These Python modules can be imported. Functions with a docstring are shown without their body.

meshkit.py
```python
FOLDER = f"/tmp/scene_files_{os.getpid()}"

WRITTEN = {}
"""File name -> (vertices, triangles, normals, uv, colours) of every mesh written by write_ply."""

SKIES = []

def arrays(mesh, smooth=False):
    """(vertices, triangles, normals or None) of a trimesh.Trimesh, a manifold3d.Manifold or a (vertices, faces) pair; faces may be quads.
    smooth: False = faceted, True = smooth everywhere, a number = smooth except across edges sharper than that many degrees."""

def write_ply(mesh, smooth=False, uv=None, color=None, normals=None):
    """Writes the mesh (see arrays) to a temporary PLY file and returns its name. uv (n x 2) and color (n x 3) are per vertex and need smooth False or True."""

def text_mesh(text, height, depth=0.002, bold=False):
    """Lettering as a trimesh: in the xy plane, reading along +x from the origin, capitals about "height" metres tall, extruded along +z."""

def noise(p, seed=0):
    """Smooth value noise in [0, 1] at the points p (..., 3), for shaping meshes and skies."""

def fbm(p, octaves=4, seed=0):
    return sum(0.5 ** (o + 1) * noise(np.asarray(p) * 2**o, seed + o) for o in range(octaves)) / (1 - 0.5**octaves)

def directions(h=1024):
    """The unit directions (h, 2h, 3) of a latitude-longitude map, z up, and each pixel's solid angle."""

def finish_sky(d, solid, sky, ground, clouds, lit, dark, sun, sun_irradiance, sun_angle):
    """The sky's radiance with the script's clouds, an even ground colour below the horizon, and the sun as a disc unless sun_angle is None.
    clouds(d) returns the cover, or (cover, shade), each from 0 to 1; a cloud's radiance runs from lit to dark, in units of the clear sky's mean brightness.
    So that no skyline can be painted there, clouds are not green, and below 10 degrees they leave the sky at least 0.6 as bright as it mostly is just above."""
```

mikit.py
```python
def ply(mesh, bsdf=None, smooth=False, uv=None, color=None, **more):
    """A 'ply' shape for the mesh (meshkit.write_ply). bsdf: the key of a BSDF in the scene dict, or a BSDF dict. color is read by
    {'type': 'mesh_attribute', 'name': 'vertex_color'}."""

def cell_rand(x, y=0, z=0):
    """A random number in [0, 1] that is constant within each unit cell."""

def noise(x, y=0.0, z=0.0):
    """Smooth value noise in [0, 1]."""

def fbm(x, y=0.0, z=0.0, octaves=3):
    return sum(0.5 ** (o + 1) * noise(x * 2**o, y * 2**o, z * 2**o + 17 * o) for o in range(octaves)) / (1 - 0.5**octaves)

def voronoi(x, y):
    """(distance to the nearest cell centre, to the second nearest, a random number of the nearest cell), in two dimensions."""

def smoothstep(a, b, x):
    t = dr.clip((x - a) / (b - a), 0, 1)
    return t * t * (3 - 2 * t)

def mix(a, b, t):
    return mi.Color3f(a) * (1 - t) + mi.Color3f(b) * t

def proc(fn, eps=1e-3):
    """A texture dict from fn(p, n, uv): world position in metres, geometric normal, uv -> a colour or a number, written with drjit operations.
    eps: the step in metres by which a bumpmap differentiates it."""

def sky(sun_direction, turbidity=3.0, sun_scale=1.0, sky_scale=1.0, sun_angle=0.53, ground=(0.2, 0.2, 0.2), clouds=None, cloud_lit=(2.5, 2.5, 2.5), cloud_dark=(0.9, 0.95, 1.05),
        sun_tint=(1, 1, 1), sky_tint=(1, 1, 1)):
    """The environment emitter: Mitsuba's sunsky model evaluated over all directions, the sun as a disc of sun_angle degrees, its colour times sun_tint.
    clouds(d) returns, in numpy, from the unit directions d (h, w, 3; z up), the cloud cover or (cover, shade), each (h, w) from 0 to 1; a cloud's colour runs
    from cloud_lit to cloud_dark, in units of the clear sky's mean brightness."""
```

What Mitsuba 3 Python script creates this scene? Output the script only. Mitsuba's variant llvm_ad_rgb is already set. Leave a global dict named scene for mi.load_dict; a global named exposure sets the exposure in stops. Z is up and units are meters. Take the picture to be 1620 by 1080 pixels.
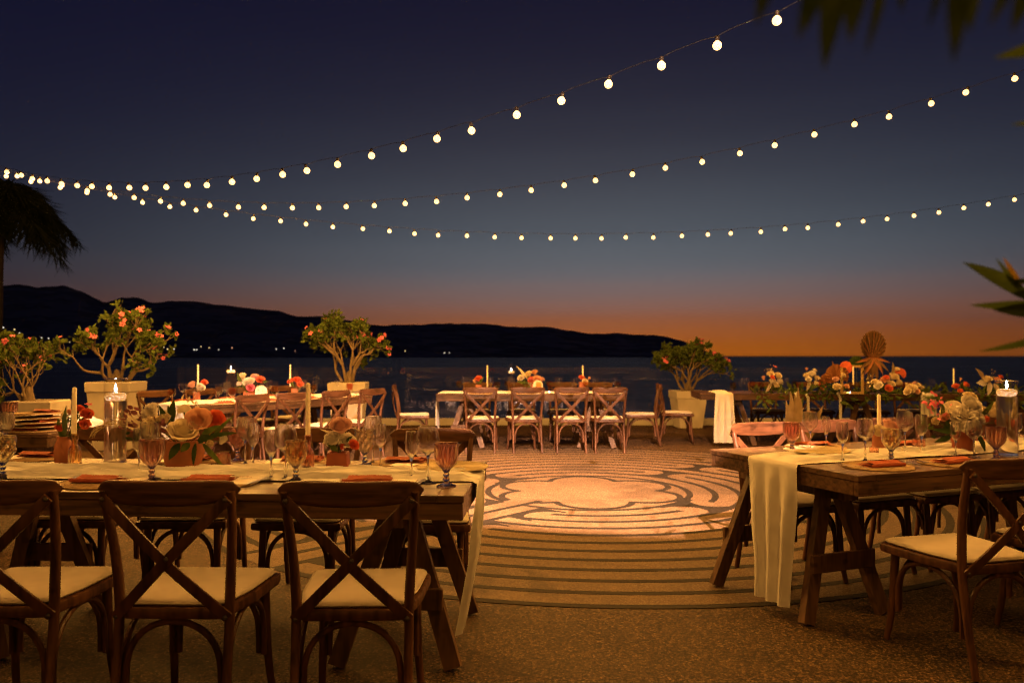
import math
import numpy as np, trimesh, mitsuba as mi, drjit as dr, mikit, meshkit
from mikit import proc, noise, fbm, voronoi, smoothstep, mix
from shapely.geometry import Polygon, Point, LineString, box as sbox
from shapely.ops import unary_union
from shapely import affinity

T4 = mi.ScalarTransform4f
scene, labels = {}, {}

# ------------------------------------------------------------------ camera, sky, exposure, lamps
F, EYE, HOR = 1250.0, 1.3, 563.0           # focal length in photo pixels, eye height, pixel row of the horizon
scene['evening_air'] = dict(type='homogeneous', albedo=0.95, sigma_t=3.6e-5)
scene['camera'] = dict(medium={'type': 'ref', 'id': 'evening_air'}, type='thinlens', fov=2 * math.degrees(math.atan(810 / F)), fov_axis='x', near_clip=0.05, far_clip=60000.0,
                       aperture_radius=0.0042, focus_distance=3.75,
                       to_world=T4().look_at(origin=[0, 0, EYE], target=[0, F, EYE + HOR - 540], up=[0, 0, 1]))
exposure = 0.5
SUNSET = math.radians(85)                   # where the sun went down, measured from +x
def dusk(d):
    """Thin haze low in the twilight sky on the sunset side: grey, and orange at the very horizon."""
    el = np.degrees(np.arcsin(np.clip(d[..., 2], 0, 1)))
    off = (np.degrees(np.arctan2(d[..., 1], d[..., 0])) - 82 + 180) % 360 - 180
    el = np.maximum(el + .7 * (meshkit.fbm(np.stack([d[..., 0] * 4, d[..., 1] * 4, d[..., 2] * 45], -1), 3) - .5), 0)
    return np.exp(-(el / 8.82) ** 1.48) * np.exp(-(off / 31.7) ** 2), 1 - np.exp(-(el / 4.4) ** 2.4)
scene['sky'] = mikit.sky((math.cos(SUNSET), math.sin(SUNSET), 0.03), turbidity=3, sun_scale=0.0, sky_scale=0.707, sky_tint=(0.168, 0.172, 0.832),
                         clouds=dusk, cloud_lit=(93, 23.0, 1.0), cloud_dark=(32.0, 41.5, 48), ground=(0.02, 0.02, 0.03))
scene['sky']['sampling_weight'] = 40.0
BULB = (1.32, 0.572, 0.096)                # intensity of each string light bulb
GLOBE_GLOW = (2.5, 1.28, 0.40)             # radiance of its glowing globe
FLAME = (850.0, 440.0, 110.0)
FLOOD = (1.7e6, 0.92e6, 0.57e6)             # the floodlight on the roof behind the camera

# ------------------------------------------------------------------ from photo pixels to places
TILT = math.atan((HOR - 540) / F)
def sight(x, y):
    u = (540 - y) / F; c, t = math.cos(TILT), math.sin(TILT)
    return np.array([(x - 810) / F, c - u * t, t + u * c])
def at(x, y, z=0.76):
    """The point on the level plane at height z that the photo shows at pixel x, y."""
    d = sight(x, y); return np.array([0, 0, EYE]) + d * (z - EYE) / d[2]
def ray(x, y, Y):
    d = sight(x, y); return np.array([0, 0, EYE]) + d * Y / d[1]

# ------------------------------------------------------------------ mesh helpers
def mesh(v, f):
    m = trimesh.Trimesh(np.asarray(v, float), np.asarray(f, int), process=False)
    return m
def join(*ms):
    return trimesh.util.concatenate([m for m in ms if m is not None])
def outward(m):
    if m.volume < 0: m.invert()
    return m
def grid_faces(nu, nv, wrap=False):
    f = []
    for i in range(nu - 1):
        for j in range(nv if wrap else nv - 1):
            a, b = i * nv + j, i * nv + (j + 1) % nv
            f += [[a, b, b + nv], [a, b + nv, a + nv]]
    return f
def tbox(x0, x1, y0, y1, z0, z1, c=0.004):
    """A box with chamfered edges."""
    c = min(c, (x1 - x0) * .45, (y1 - y0) * .45, (z1 - z0) * .45)
    p = []
    for sx in (0, 1):
        for sy in (0, 1):
            for sz in (0, 1):
                for k in range(3):
                    q = [(x0, x1)[sx], (y0, y1)[sy], (z0, z1)[sz]]
                    for a in range(3):
                        if a != k: q[a] += c * (1, -1)[(sx, sy, sz)[a]]
                    p.append(q)
    return trimesh.convex.convex_hull(np.array(p))
def lathe(prof, n=24, mod=None):
    """Solid or sheet of revolution from (r, z) pairs; mod(r, z, angle) changes the radius."""
    prof = np.asarray(prof, float); a = np.arange(n) * 2 * np.pi / n
    v, f, start = [], [], []
    for r, z in prof:
        start.append(len(v))
        if r < 1e-6: v.append([0, 0, z])
        else:
            for t in a:
                rr = mod(r, z, t) if mod else r
                v.append([rr * np.cos(t), rr * np.sin(t), z])
    for k in range(len(prof) - 1):
        A, B, ra, rb = start[k], start[k + 1], prof[k][0] < 1e-6, prof[k + 1][0] < 1e-6
        for j in range(n):
            j2 = (j + 1) % n
            if ra and rb: continue
            if ra: f.append([A, B + j2, B + j])
            elif rb: f.append([A + j, A + j2, B])
            else: f += [[A + j, A + j2, B + j2], [A + j, B + j2, B + j]]
    return mesh(v, f)
def sweep(path, a, b, n=8, up=(0, 0, 1), taper=None, square=False):
    """A bar along a path; a = half width across, b = half width along up; taper = scale per point."""
    p = np.asarray(path, float); t = np.gradient(p, axis=0); t /= np.linalg.norm(t, axis=1, keepdims=True)
    up = np.asarray(up, float); s = np.cross(t, up); s /= np.linalg.norm(s, axis=1, keepdims=True) + 1e-12
    w = np.cross(s, t); ang = (np.arange(n) + .5) * 2 * np.pi / n
    cs, sn = np.cos(ang), np.sin(ang)
    if square:
        k = 0.35; cs, sn = np.sign(cs) * np.abs(cs) ** k, np.sign(sn) * np.abs(sn) ** k
    tp = np.ones(len(p)) if taper is None else np.asarray(taper, float)
    if tp.ndim == 1: tp = np.stack([tp, tp], 1)
    v = p[:, None] + a * tp[:, None, :1] * cs[None, :, None] * s[:, None] + b * tp[:, None, 1:] * sn[None, :, None] * w[:, None]
    f = grid_faces(len(p), n, True); m = len(p) * n
    v = np.vstack([v.reshape(-1, 3), p[0], p[-1]])
    for j in range(n):
        f += [[m, (j + 1) % n, j], [m + 1, m - n + j, m - n + (j + 1) % n]]
    return outward(mesh(v, f))
def spline(pts, n):
    from scipy.interpolate import PchipInterpolator
    p = np.asarray(pts, float); s = np.r_[0, np.cumsum(np.linalg.norm(np.diff(p, axis=0), axis=1))]
    return PchipInterpolator(s, p)(np.linspace(0, s[-1], n))
def sheet(fn, nu, nv):
    u, v = np.meshgrid(np.linspace(0, 1, nu), np.linspace(0, 1, nv), indexing='ij')
    return mesh(np.stack(fn(u, v), -1).reshape(-1, 3), grid_faces(nu, nv))
def moved(m, loc=(0, 0, 0), rz=0.0, s=1.0, rx=0.0, ry=0.0):
    m = m.copy(); M = np.eye(4)
    for ang, ax in ((rx, [1, 0, 0]), (ry, [0, 1, 0]), (rz, [0, 0, 1])):
        M = trimesh.transformations.rotation_matrix(ang, ax) @ M
    M[:3, :3] *= s; M[:3, 3] = loc
    m.apply_transform(M); return m
def aim(m, d, loc=(0, 0, 0), s=1.0, spin=0.0):
    """Turns a mesh's +z towards d."""
    d = np.asarray(d, float) / np.linalg.norm(d); m = m.copy()
    M = trimesh.geometry.align_vectors([0, 0, 1], d) @ trimesh.transformations.rotation_matrix(spin, [0, 0, 1])
    M[:3, :3] *= s; M[:3, 3] = loc
    m.apply_transform(M); return m

# ------------------------------------------------------------------ entries of the scene
_used = {}
def numbered(k):
    n = _used.get(k, 0); _used[k] = n + 1
    return k if n == 0 else f'{k}_{n:03d}'
def say(key, label=None, cat=None, group=None, kind=None):
    d = {k: v for k, v in (('label', label), ('category', cat), ('group', group), ('kind', kind)) if v}
    if d: labels[key] = {**labels.get(key, {}), **d}
_ply = {}
def shape(m, mat, smooth=30, emit=None, weight=1.0):
    k = (id(m), mat, smooth)
    if k not in _ply: _ply[k] = (mikit.ply(m, mat, smooth=smooth), m)
    d = dict(_ply[k][0])
    if emit: d['emitter'] = {'type': 'area', 'radiance': {'type': 'rgb', 'value': list(emit)}, 'sampling_weight': float(weight)}
    return d
def X(loc=(0, 0, 0), rz=0.0, s=1.0):
    t = T4().translate([float(v) for v in loc]).rotate([0, 0, 1], float(rz))
    return t.scale(float(s)) if s != 1.0 else t
def thing(name, label, cat, parts, loc=(0, 0, 0), rz=0.0, s=1.0, group=None, kind=None, swap={}):
    """One thing at a place: parts = one (mesh, material, smooth) or a list of (part name, mesh, material, smooth)."""
    key = numbered(name); say(key, label, cat, group, kind); M = X(loc, rz, s)
    if isinstance(parts, tuple):
        scene[key] = {**shape(parts[0], swap.get(parts[1], parts[1]), *parts[2:]), 'to_world': M}; return key
    for p in parts:
        k = numbered(key + '__' + p[0])
        scene[k] = {**shape(p[1], swap.get(p[2], p[2]), *p[3:]), 'to_world': M}
    return key
def structure(name, m, mat, smooth=False):
    k = numbered(name); scene[k] = shape(m, mat, smooth); say(k, kind='structure'); return k
# ------------------------------------------------------------------ materials
def rgb(*c): return {'type': 'rgb', 'value': list(c)}
def two(d): return {'type': 'twosided', 'bsdf': d}
def mat(name, color, rough=0.6, spec=0.5, bump=None, bscale=1.0, metallic=0.0, eps=1e-3, **more):
    d = {'type': 'principled', 'base_color': proc(color) if callable(color) else rgb(*color), 'roughness': proc(rough) if callable(rough) else rough, 'specular': spec, 'metallic': metallic, **more}
    if bump: d = {'type': 'bumpmap', 'arbitrary': proc(bump, eps), 'scale': bscale, 'bsdf': d}
    scene[name] = two(d)
def wood(name, dark, light, ax=None, rough=0.45, scale=1.0):
    """Grain that runs along the level direction ax (angle), or upright where ax is None."""
    def q(p):
        if ax is None: return p.x * 55, p.y * 55, p.z * 5
        c, s = math.cos(ax), math.sin(ax)
        return (p.x * c + p.y * s) * 4, (-p.x * s + p.y * c) * 60, p.z * 60
    def col(p, n, uv):
        a, b, c = q(p)
        g = fbm(a * scale, b * scale, c * scale, 3); w = fbm(p.x * 3, p.y * 3, p.z * 3 + 7, 2)
        k = smoothstep(.62, .8, fbm(p.x * 14, p.y * 14, p.z * 14, 3))
        return mix(dark, light, dr.clip(g * 1.5 - .3 + (w - .5) * .9, 0, 1)) * (1 - .45 * k)
    def bmp(p, n, uv):
        a, b, c = q(p); return fbm(a * scale, b * scale, c * scale, 2)
    mat(name, col, lambda p, n, uv: rough + .2 * (fbm(p.x * 9, p.y * 9, p.z * 9, 2) - .5), .28, bmp, .0012)
for r_, a_ in (('0', 0.0), ('20', math.radians(20)), ('57', math.radians(56.7))): wood('rail_wood_' + r_, (.036, .0140, .0062), (.124, .054, .0240), a_, .42)
wood('chair_wood', (.036, .0140, .0062), (.124, .054, .0240), None, .42)

TABLES = {}                                 # name: (origin x, y, angle, length, width)
TABLES['left'] = (-2.78, 3.18, math.radians(-3.3), 2.6, 1.0)
TABLES['right'] = (1.546, 3.534, math.radians(22), 2.5, 1.09)
TABLES['middle'] = (-3.30, 8.45, math.radians(56.7), 2.6, 1.0)
TABLES['centre'] = (-1.06, 11.0, 0.0, 2.66, 1.0)
TABLES['far'] = (2.70, 11.35, math.radians(-5), 5.2, 1.0)
TABLES['service'] = (-4.9, 5.42, 0.0, 1.72, 0.75)
for k, t in TABLES.items():
    wood('table_wood_' + k, (.035, .019, .010), (.13, .070, .035), t[2], .36)
wood('trestle_wood', (.05, .027, .014), (.16, .085, .042), None, .5)

def paving(p, lo, hi, spark, depth):
    d1, d2, r = voronoi(p.x * 85, p.y * 85); e1, e2, r2 = voronoi(p.x * 190 + 3, p.y * 190)
    big = fbm(p.x * .6, p.y * .6, 1.0, 4); mid = fbm(p.x * 7, p.y * 7, 4.0, 3)
    k = dr.clip(.6 * r + .4 * r2, 0, 1)
    c = mix(lo, hi, smoothstep(.1, .8, k)); c = mix(c, spark, smoothstep(.76, .88, k))
    c = c * (1 - depth * smoothstep(.36, .60, d1)) * (.68 + .64 * big) * (.85 + .3 * mid)
    stain = smoothstep(.60, .70, fbm(p.x * 1.3 + 9, p.y * 1.3, 2.0, 4)); scuff = smoothstep(.68, .75, fbm(p.x * 3.1, p.y * .9 + 5, 6.0, 4))
    return mix(c * (1 - .30 * stain), c * 1.2 + .004, .5 * scuff)
def aggregate(p, n, uv): return paving(p, (.012, .006, .002), (.098, .052, .018), (.22, .130, .058), .6)
def lane_stone(p, n, uv): return paving(p, (.080, .050, .026), (.132, .083, .044), (.175, .115, .062), .22)
mat('lane_stone', lane_stone, .7, .3)
mat('terrace', aggregate, .75, .35, lambda p, n, uv: -voronoi(p.x * 95, p.y * 95)[0] * .5 - fbm(p.x * 30, p.y * 30, 0, 2) * .6, .006, eps=2e-3)
mat('dark_aggregate', lambda p, n, uv: mix((.006, .0042, .0022), (.018, .012, .0066), voronoi(p.x * 95, p.y * 95)[2]) * (.7 + .6 * fbm(p.x * 2, p.y * 2, 0, 3)), .8, .3)
mat('white_plaster', lambda p, n, uv: mix((.32, .29, .25), (.52, .49, .44), fbm(p.x * 5, p.y * 5, p.z * 5, 4)), .7, .3)
mat('pot_white', lambda p, n, uv: mix((.34, .30, .25), (.54, .50, .43), fbm(p.x * 7, p.y * 7, p.z * 4, 4)), .55, .4, lambda p, n, uv: fbm(p.x * 60, p.y * 60, p.z * 60, 2), .002)
mat('soil', (.03, .02, .014), .95, .1)
mat('facade', lambda p, n, uv: mix((.40, .34, .27), (.52, .45, .36), fbm(p.x * 2, p.y * 2, p.z * 2, 4)), .8, .2)
scene['sea_water'] = two({'type': 'bumpmap', 'scale': 1.0, 'arbitrary': proc(lambda p, n, uv: 1.1 * fbm(p.x * .03, p.y * .055, 0, 4) + .3 * fbm(p.x * .35, p.y * .5, 3.0, 2), .05),
    'bsdf': {'type': 'principled', 'base_color': proc(lambda p, n, uv: mix((.004, .006, .009), (.06, .065, .07), .55 * smoothstep(.58, .72, fbm(p.x * .010, p.y * .06, 0, 4)))), 'roughness': .36, 'specular': .17}})
mat('hill_scrub', lambda p, n, uv: mix((.03, .035, .04), (.16, .16, .15), smoothstep(.3, .7, fbm(p.x * .006, p.y * .006, p.z * .02, 4))), .95, .05)

def weave(k): return lambda p, n, uv: .5 + .5 * dr.sin(p.x * k) * dr.sin(p.y * k) * 1.0 + .5 * dr.sin(p.z * k)
mat('runner_cloth', lambda p, n, uv: mix((.48, .47, .43), (.64, .63, .58), fbm(p.x * 14, p.y * 14, p.z * 14, 3)), .85, .15, lambda p, n, uv: fbm(p.x * 260, p.y * 60, p.z * 60, 2) + fbm(p.x * 60, p.y * 260, p.z * 260, 2), .0012, sheen=.3)
mat('cushion_cloth', lambda p, n, uv: mix((.36, .32, .26), (.56, .51, .42), dr.clip(.6 * fbm(p.x * 14, p.y * 14, p.z * 14, 4) + .4 * fbm(p.x * 4, p.y * 4, p.z * 4, 2), 0, 1)), .88, .15, lambda p, n, uv: fbm(p.x * 350, p.y * 350, p.z * 350, 2) + 6 * fbm(p.x * 16, p.y * 16, p.z * 16, 3), .0009, sheen=.3)
mat('rust_linen', lambda p, n, uv: mix((.26, .055, .022), (.38, .10, .045), fbm(p.x * 40, p.y * 40, p.z * 40, 3)), .85, .15, lambda p, n, uv: fbm(p.x * 400, p.y * 400, p.z * 400, 2), .0008, sheen=.3)
mat('paper', (.74, .68, .58), .7, .3)
mat('rattan', lambda p, n, uv: mix((.20, .12, .05), (.48, .34, .18), fbm(p.x * 70, p.y * 70, p.z * 70, 3)), .65, .35, lambda p, n, uv: fbm(p.x * 160, p.y * 160, p.z * 160, 2), .004)
mat('straw', lambda p, n, uv: mix((.36, .28, .15), (.60, .50, .30), fbm(p.x * 80, p.y * 80, p.z * 80, 3)), .7, .3, lambda p, n, uv: fbm(p.x * 160, p.y * 160, p.z * 160, 2), .004)
mat('terracotta', lambda p, n, uv: mix((.24, .075, .035), (.36, .13, .065), fbm(p.x * 22, p.y * 22, p.z * 22, 4)), .65, .35)
mat('rust_glaze', lambda p, n, uv: mix((.20, .045, .025), (.30, .08, .04), fbm(p.x * 20, p.y * 20, p.z * 20, 3)), .4, .5)
mat('wax', (.80, .74, .60), .4, .5)
mat('brass', (.70, .48, .20), .25, .5, metallic=1.0)
mat('steel', (.62, .56, .48), .22, .5, metallic=1.0)
mat('gold_paint', lambda p, n, uv: mix((.55, .38, .14), (.72, .52, .22), fbm(p.x * 30, p.y * 30, p.z * 30, 2)), .4, .6, metallic=.6)
mat('dark_metal', (.03, .028, .026), .45, .5)
mat('bolt_metal', (.10, .085, .07), .35, .6, metallic=.8)
mat('cable_black', (.02, .018, .016), .55, .4)
mat('socket_black', (.025, .022, .02), .5, .4)
scene['lamp_glass'] = {'type': 'diffuse', 'reflectance': rgb(.3, .3, .3)}
def leafy(name, a, b, trans=.45, k=40):
    scene[name] = {'type': 'principledthin', 'base_color': proc(lambda p, n, uv: mix(a, b, fbm(p.x * k, p.y * k, p.z * k, 2))), 'roughness': .5, 'diff_trans': trans, 'eta': 1.4}
leafy('leaf_green', (.035, .06, .015), (.13, .17, .04))
leafy('leaf_dark', (.02, .04, .012), (.06, .09, .03), .3)
leafy('leaf_oleander', (.05, .085, .018), (.10, .15, .03), .5)
leafy('leaf_eucalyptus', (.06, .09, .05), (.12, .16, .09), .3)
leafy('palm_green', (.012, .018, .006), (.04, .05, .016), .3, 8)
leafy('petal_pink', (.62, .10, .17), (.80, .26, .34), .28)
leafy('petal_white', (.60, .56, .50), (.76, .72, .66), .28)
leafy('petal_cream', (.66, .56, .40), (.78, .70, .52), .28)
leafy('petal_peach', (.66, .36, .24), (.78, .50, .36), .28)
leafy('petal_blush', (.60, .36, .32), (.74, .50, .44), .28)
leafy('petal_coral', (.58, .10, .05), (.74, .20, .10), .28)
leafy('petal_purple', (.12, .04, .06), (.22, .09, .10), .5)
leafy('dried_palm', (.34, .24, .13), (.52, .40, .24), .5, 15)
leafy('dried_rust', (.22, .08, .035), (.36, .16, .07), .5, 15)
leafy('dried_white', (.58, .50, .38), (.72, .65, .52), .6)
mat('bark', lambda p, n, uv: mix((.08, .055, .035), (.24, .18, .115), fbm(p.x * 30, p.y * 30, p.z * 14, 4)), .85, .2, lambda p, n, uv: fbm(p.x * 60, p.y * 60, p.z * 20, 3), .006)
mat('palm_bark', lambda p, n, uv: mix((.03, .025, .018), (.09, .07, .05), fbm(p.x * 8, p.y * 8, p.z * 20, 3)), .9, .1)
scene['glass'] = {'type': 'roughdielectric', 'int_ior': 1.5, 'alpha': .014, 'specular_transmittance': rgb(.985, .985, .98)}
def tint(name, c): scene[name] = {'type': 'roughdielectric', 'int_ior': 1.5, 'alpha': .02, 'specular_transmittance': rgb(*c)}
tint('amber_glass', (.985, .89, .73)); tint('gold_glass', (.99, .96, .85)); tint('pink_glass', (.985, .82, .76)); tint('mauve_glass', (.965, .82, .79))
scene['thin_glass'] = {'type': 'thindielectric', 'int_ior': 1.5}
def thin(name, c): scene[name] = {'type': 'thindielectric', 'int_ior': 1.5, 'specular_transmittance': rgb(*c)}
thin('thin_amber', (.80, .52, .26)); thin('thin_pink', (.78, .40, .30))
scene['water'] = {'type': 'dielectric', 'int_ior': 1.33}
scene['wax_glow'] = {'type': 'principledthin', 'base_color': rgb(.96, .92, .82), 'roughness': .5, 'diff_trans': 1.5, 'eta': 1.4}
leafy('leaf_yellow', (.22, .15, .03), (.36, .22, .04), .5)
leafy('dried_fan', (.10, .055, .028), (.17, .10, .05), .3, 15)
mat('leaf_dark_solid', (.05, .07, .025), .6, .3)
# ------------------------------------------------------------------ the setting
def ground():
    structure('terrace_floor', tbox(-16, 16, -12, 15.05, -1.5, 0.0, .02), 'terrace')
    # the labyrinth laid into the floor: dark bands between the pale lanes
    c, axis0, lane, r0, w = (0.73, 7.64), math.radians(228), .2330, .93, .060
    R = [r0 + .03 + lane * k for k in range(12)]                      # walls of eleven lanes
    def ring(r): return Point(0, 0).buffer(r + w / 2, 96).difference(Point(0, 0).buffer(r - w / 2, 96))
    walls = [ring(r) for r in R]
    def local(x, y, a): return affinity.rotate(affinity.translate(Point(0, 0).buffer(1), x, y), math.degrees(a), origin=(0, 0))
    def wedge(ra, rb, h, a, s):                                       # s = -1, 1: one side of the axis a
        return affinity.rotate(sbox(ra, 0 if s > 0 else -h, rb, h if s > 0 else 0), math.degrees(a), origin=(0, 0))
    def rot(g, a): return affinity.rotate(g, math.degrees(a), origin=(0, 0))
    extra = []
    def turn(k, a, side):
        """The path turns round at the axis a from lane k to lane k + 1 (lane 0 is innermost): wall k + 1 stops short, dark corners fill in."""
        h = lane * 1.12
        off = {-1: -.0, 1: .0}[side]
        cell = rot(sbox(R[k], off, R[k + 2], off + h) if side > 0 else sbox(R[k], off - h, R[k + 2], off), a)
        walls[k + 1] = walls[k + 1].difference(rot(sbox(R[k] + .05, off - h * 0 if side > 0 else off - h, R[k + 2] - .05, off + h if side > 0 else off), a))
        free = rot(Point(R[k + 1], off + side * h).buffer(lane - w / 2, 32), a)
        extra.append(cell.difference(free).intersection(Point(0, 0).buffer(R[k + 2], 64)).difference(Point(0, 0).buffer(R[k], 64)))
    for a, ks in ((axis0 + math.pi / 2, (0, 4, 8)), (axis0 + math.pi, (1, 4, 7, 9)), (axis0 - math.pi / 2, (0, 3, 8))):
        for k in ks: turn(k, a, 1); turn(k, a, -1)
    # the way in: two straight lanes beside each other, the lanes of the rings turn back on both sides of them
    gate = rot(sbox(r0 - .3, -lane, R[-1] + .2, lane), axis0)
    walls = [x.difference(gate) if k else x.difference(rot(sbox(0, -lane, 3, 0), axis0)) for k, x in enumerate(walls)]
    for s in (-1, 0, 1):
        extra.append(rot(sbox(R[0] if s else R[0] - .25, s * lane - w / 2, R[-1] + (.028 if s else -lane), s * lane + w / 2), axis0))
    for k in (1, 4, 6, 9):
        for s in (-1, 1):
            h = lane * 1.12; o = s * lane
            cell = rot(sbox(R[k - 1], min(o, o + s * h), R[k + 1], max(o, o + s * h)), axis0)
            walls[k] = walls[k].difference(cell.buffer(-.04))
            extra.append(cell.difference(rot(Point(R[k], o + s * h).buffer(lane - w / 2, 32), axis0)))
    petals = unary_union([Point(.565 * math.cos(t), .565 * math.sin(t)).buffer(.335, 48) for t in np.radians(np.arange(30, 390, 60))] + [Point(0, 0).buffer(.5)])
    rose = petals.buffer(.032).difference(petals.buffer(-.030)).difference(rot(sbox(.4, -lane, 1.2, .0), axis0))
    disc = trimesh.creation.extrude_polygon(affinity.translate(Point(0, 0).buffer(R[-1] + .01, 128), *c), .001, engine='earcut'); disc.apply_translation([0, 0, .001])
    structure('labyrinth_paving', disc, 'lane_stone')
    everything = unary_union(walls[:] + extra + [rose]).buffer(.004).buffer(-.004).simplify(.0015)
    everything = affinity.translate(everything, *c)
    parts = [trimesh.creation.extrude_polygon(g, .0012, engine='earcut') for g in getattr(everything, 'geoms', [everything]) if g.area > 2e-4]
    m = join(*parts); m.apply_translation([0, 0, .0024])
    structure('labyrinth_bands', m, 'dark_aggregate')
ground()

def sea_and_hills():
    s = 14000.0
    structure('sea', mesh([[-s, 15.2, -9], [s, 15.2, -9], [s, s, -9], [-s, s, -9]], [[0, 1, 2], [0, 2, 3]]), 'sea_water')
    prof = np.array([(-420, 470), (-250, 440), (-120, 462), (0, 453), (30, 450), (60, 455), (100, 451), (130, 462), (165, 478), (192, 470), (215, 470), (240, 478), (290, 475), (312, 476), (340, 481), (400, 488), (440, 491), (470, 500), (505, 500), (560, 508), (600, 515),
                     (680, 512), (720, 512), (760, 511), (800, 515), (830, 518), (862, 516), (900, 522), (930, 527), (975, 526), (1030, 530), (1060, 533), (1085, 540), (1110, 552), (1135, 561), (1150, 566)], float)
    px = np.linspace(-420, 1150, 260)
    py = np.interp(px, prof[:, 0], prof[:, 1]) + 3.6 * (meshkit.fbm(np.stack([px * .045, px * 0, px * 0], -1), 4) - .5)
    V = []
    nd = 16
    for i, (x, y) in enumerate(zip(px, py)):
        D = 5200 + 2600 * (x + 420) / 1570                           # the ridge runs away from us to the right
        top = max((HOR - y) / F * D, -8)
        for j in range(nd + 1):
            t = j / nd                                                # shore .. ridge .. far side
            d = D - 1500 + 1500 * t * (1 if t <= 1 else 1)
            hgt = -9.5 + (top + 9.5) * t ** 1.25
            n = meshkit.fbm(np.array([[x * .03, t * 5, 2.0]]), 4)[0] - .5
            hgt += n * (top + 9) * .30 * math.sin(math.pi * t)
            V.append([(x - 810) / F * D * (d / D) ** .9, d, max(hgt, -9.6)])
        V.append([(x - 810) / F * D * 1.06, D + 1200, -9.6])
    structure('hills', mesh(V, grid_faces(len(px), nd + 2)), 'hill_scrub', 60)
sea_and_hills()

# town lights along the far shore
ball = trimesh.creation.icosphere(1, 1.0)
rngt = np.random.default_rng(5)
TOWN = [(5, 518, 0), (23, 521, 1), (31, 527, 0), (39, 549, 1), (66, 534, 0), (77, 535, 0), (27, 550, 2), (110, 541, 1), (127, 550, 0), (136, 550, 0), (191, 543, 0), (200, 551, 0), (259, 549, 1), (265, 552, 1), (275, 552, 0), (307, 553, 0), (311, 553, 0), (318, 548, 1), (331, 550, 1), (346, 553, 0), (367, 550, 2), (437, 552, 0), (449, 551, 0), (467, 555, 2), (641, 555, 1), (703, 558, 0), (711, 558, 0)]
for x, y, k in TOWN:
    p = ray(x, y, 3650 + 1.5 * x)
    key = numbered('town_lamp')
    scene[key] = {**shape(ball, 'lamp_glass', False, [(1.2, 1.07, .86), (1.15, .8, .33), (1.0, .45, .26)][k], .02), 'to_world': X(p, 0, float(rngt.uniform(2.1, 3.4)))}
    say(key, 'tiny town lamp shining on the dark far shore under the hills', 'lamp', 'town lights across the bay')

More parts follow.
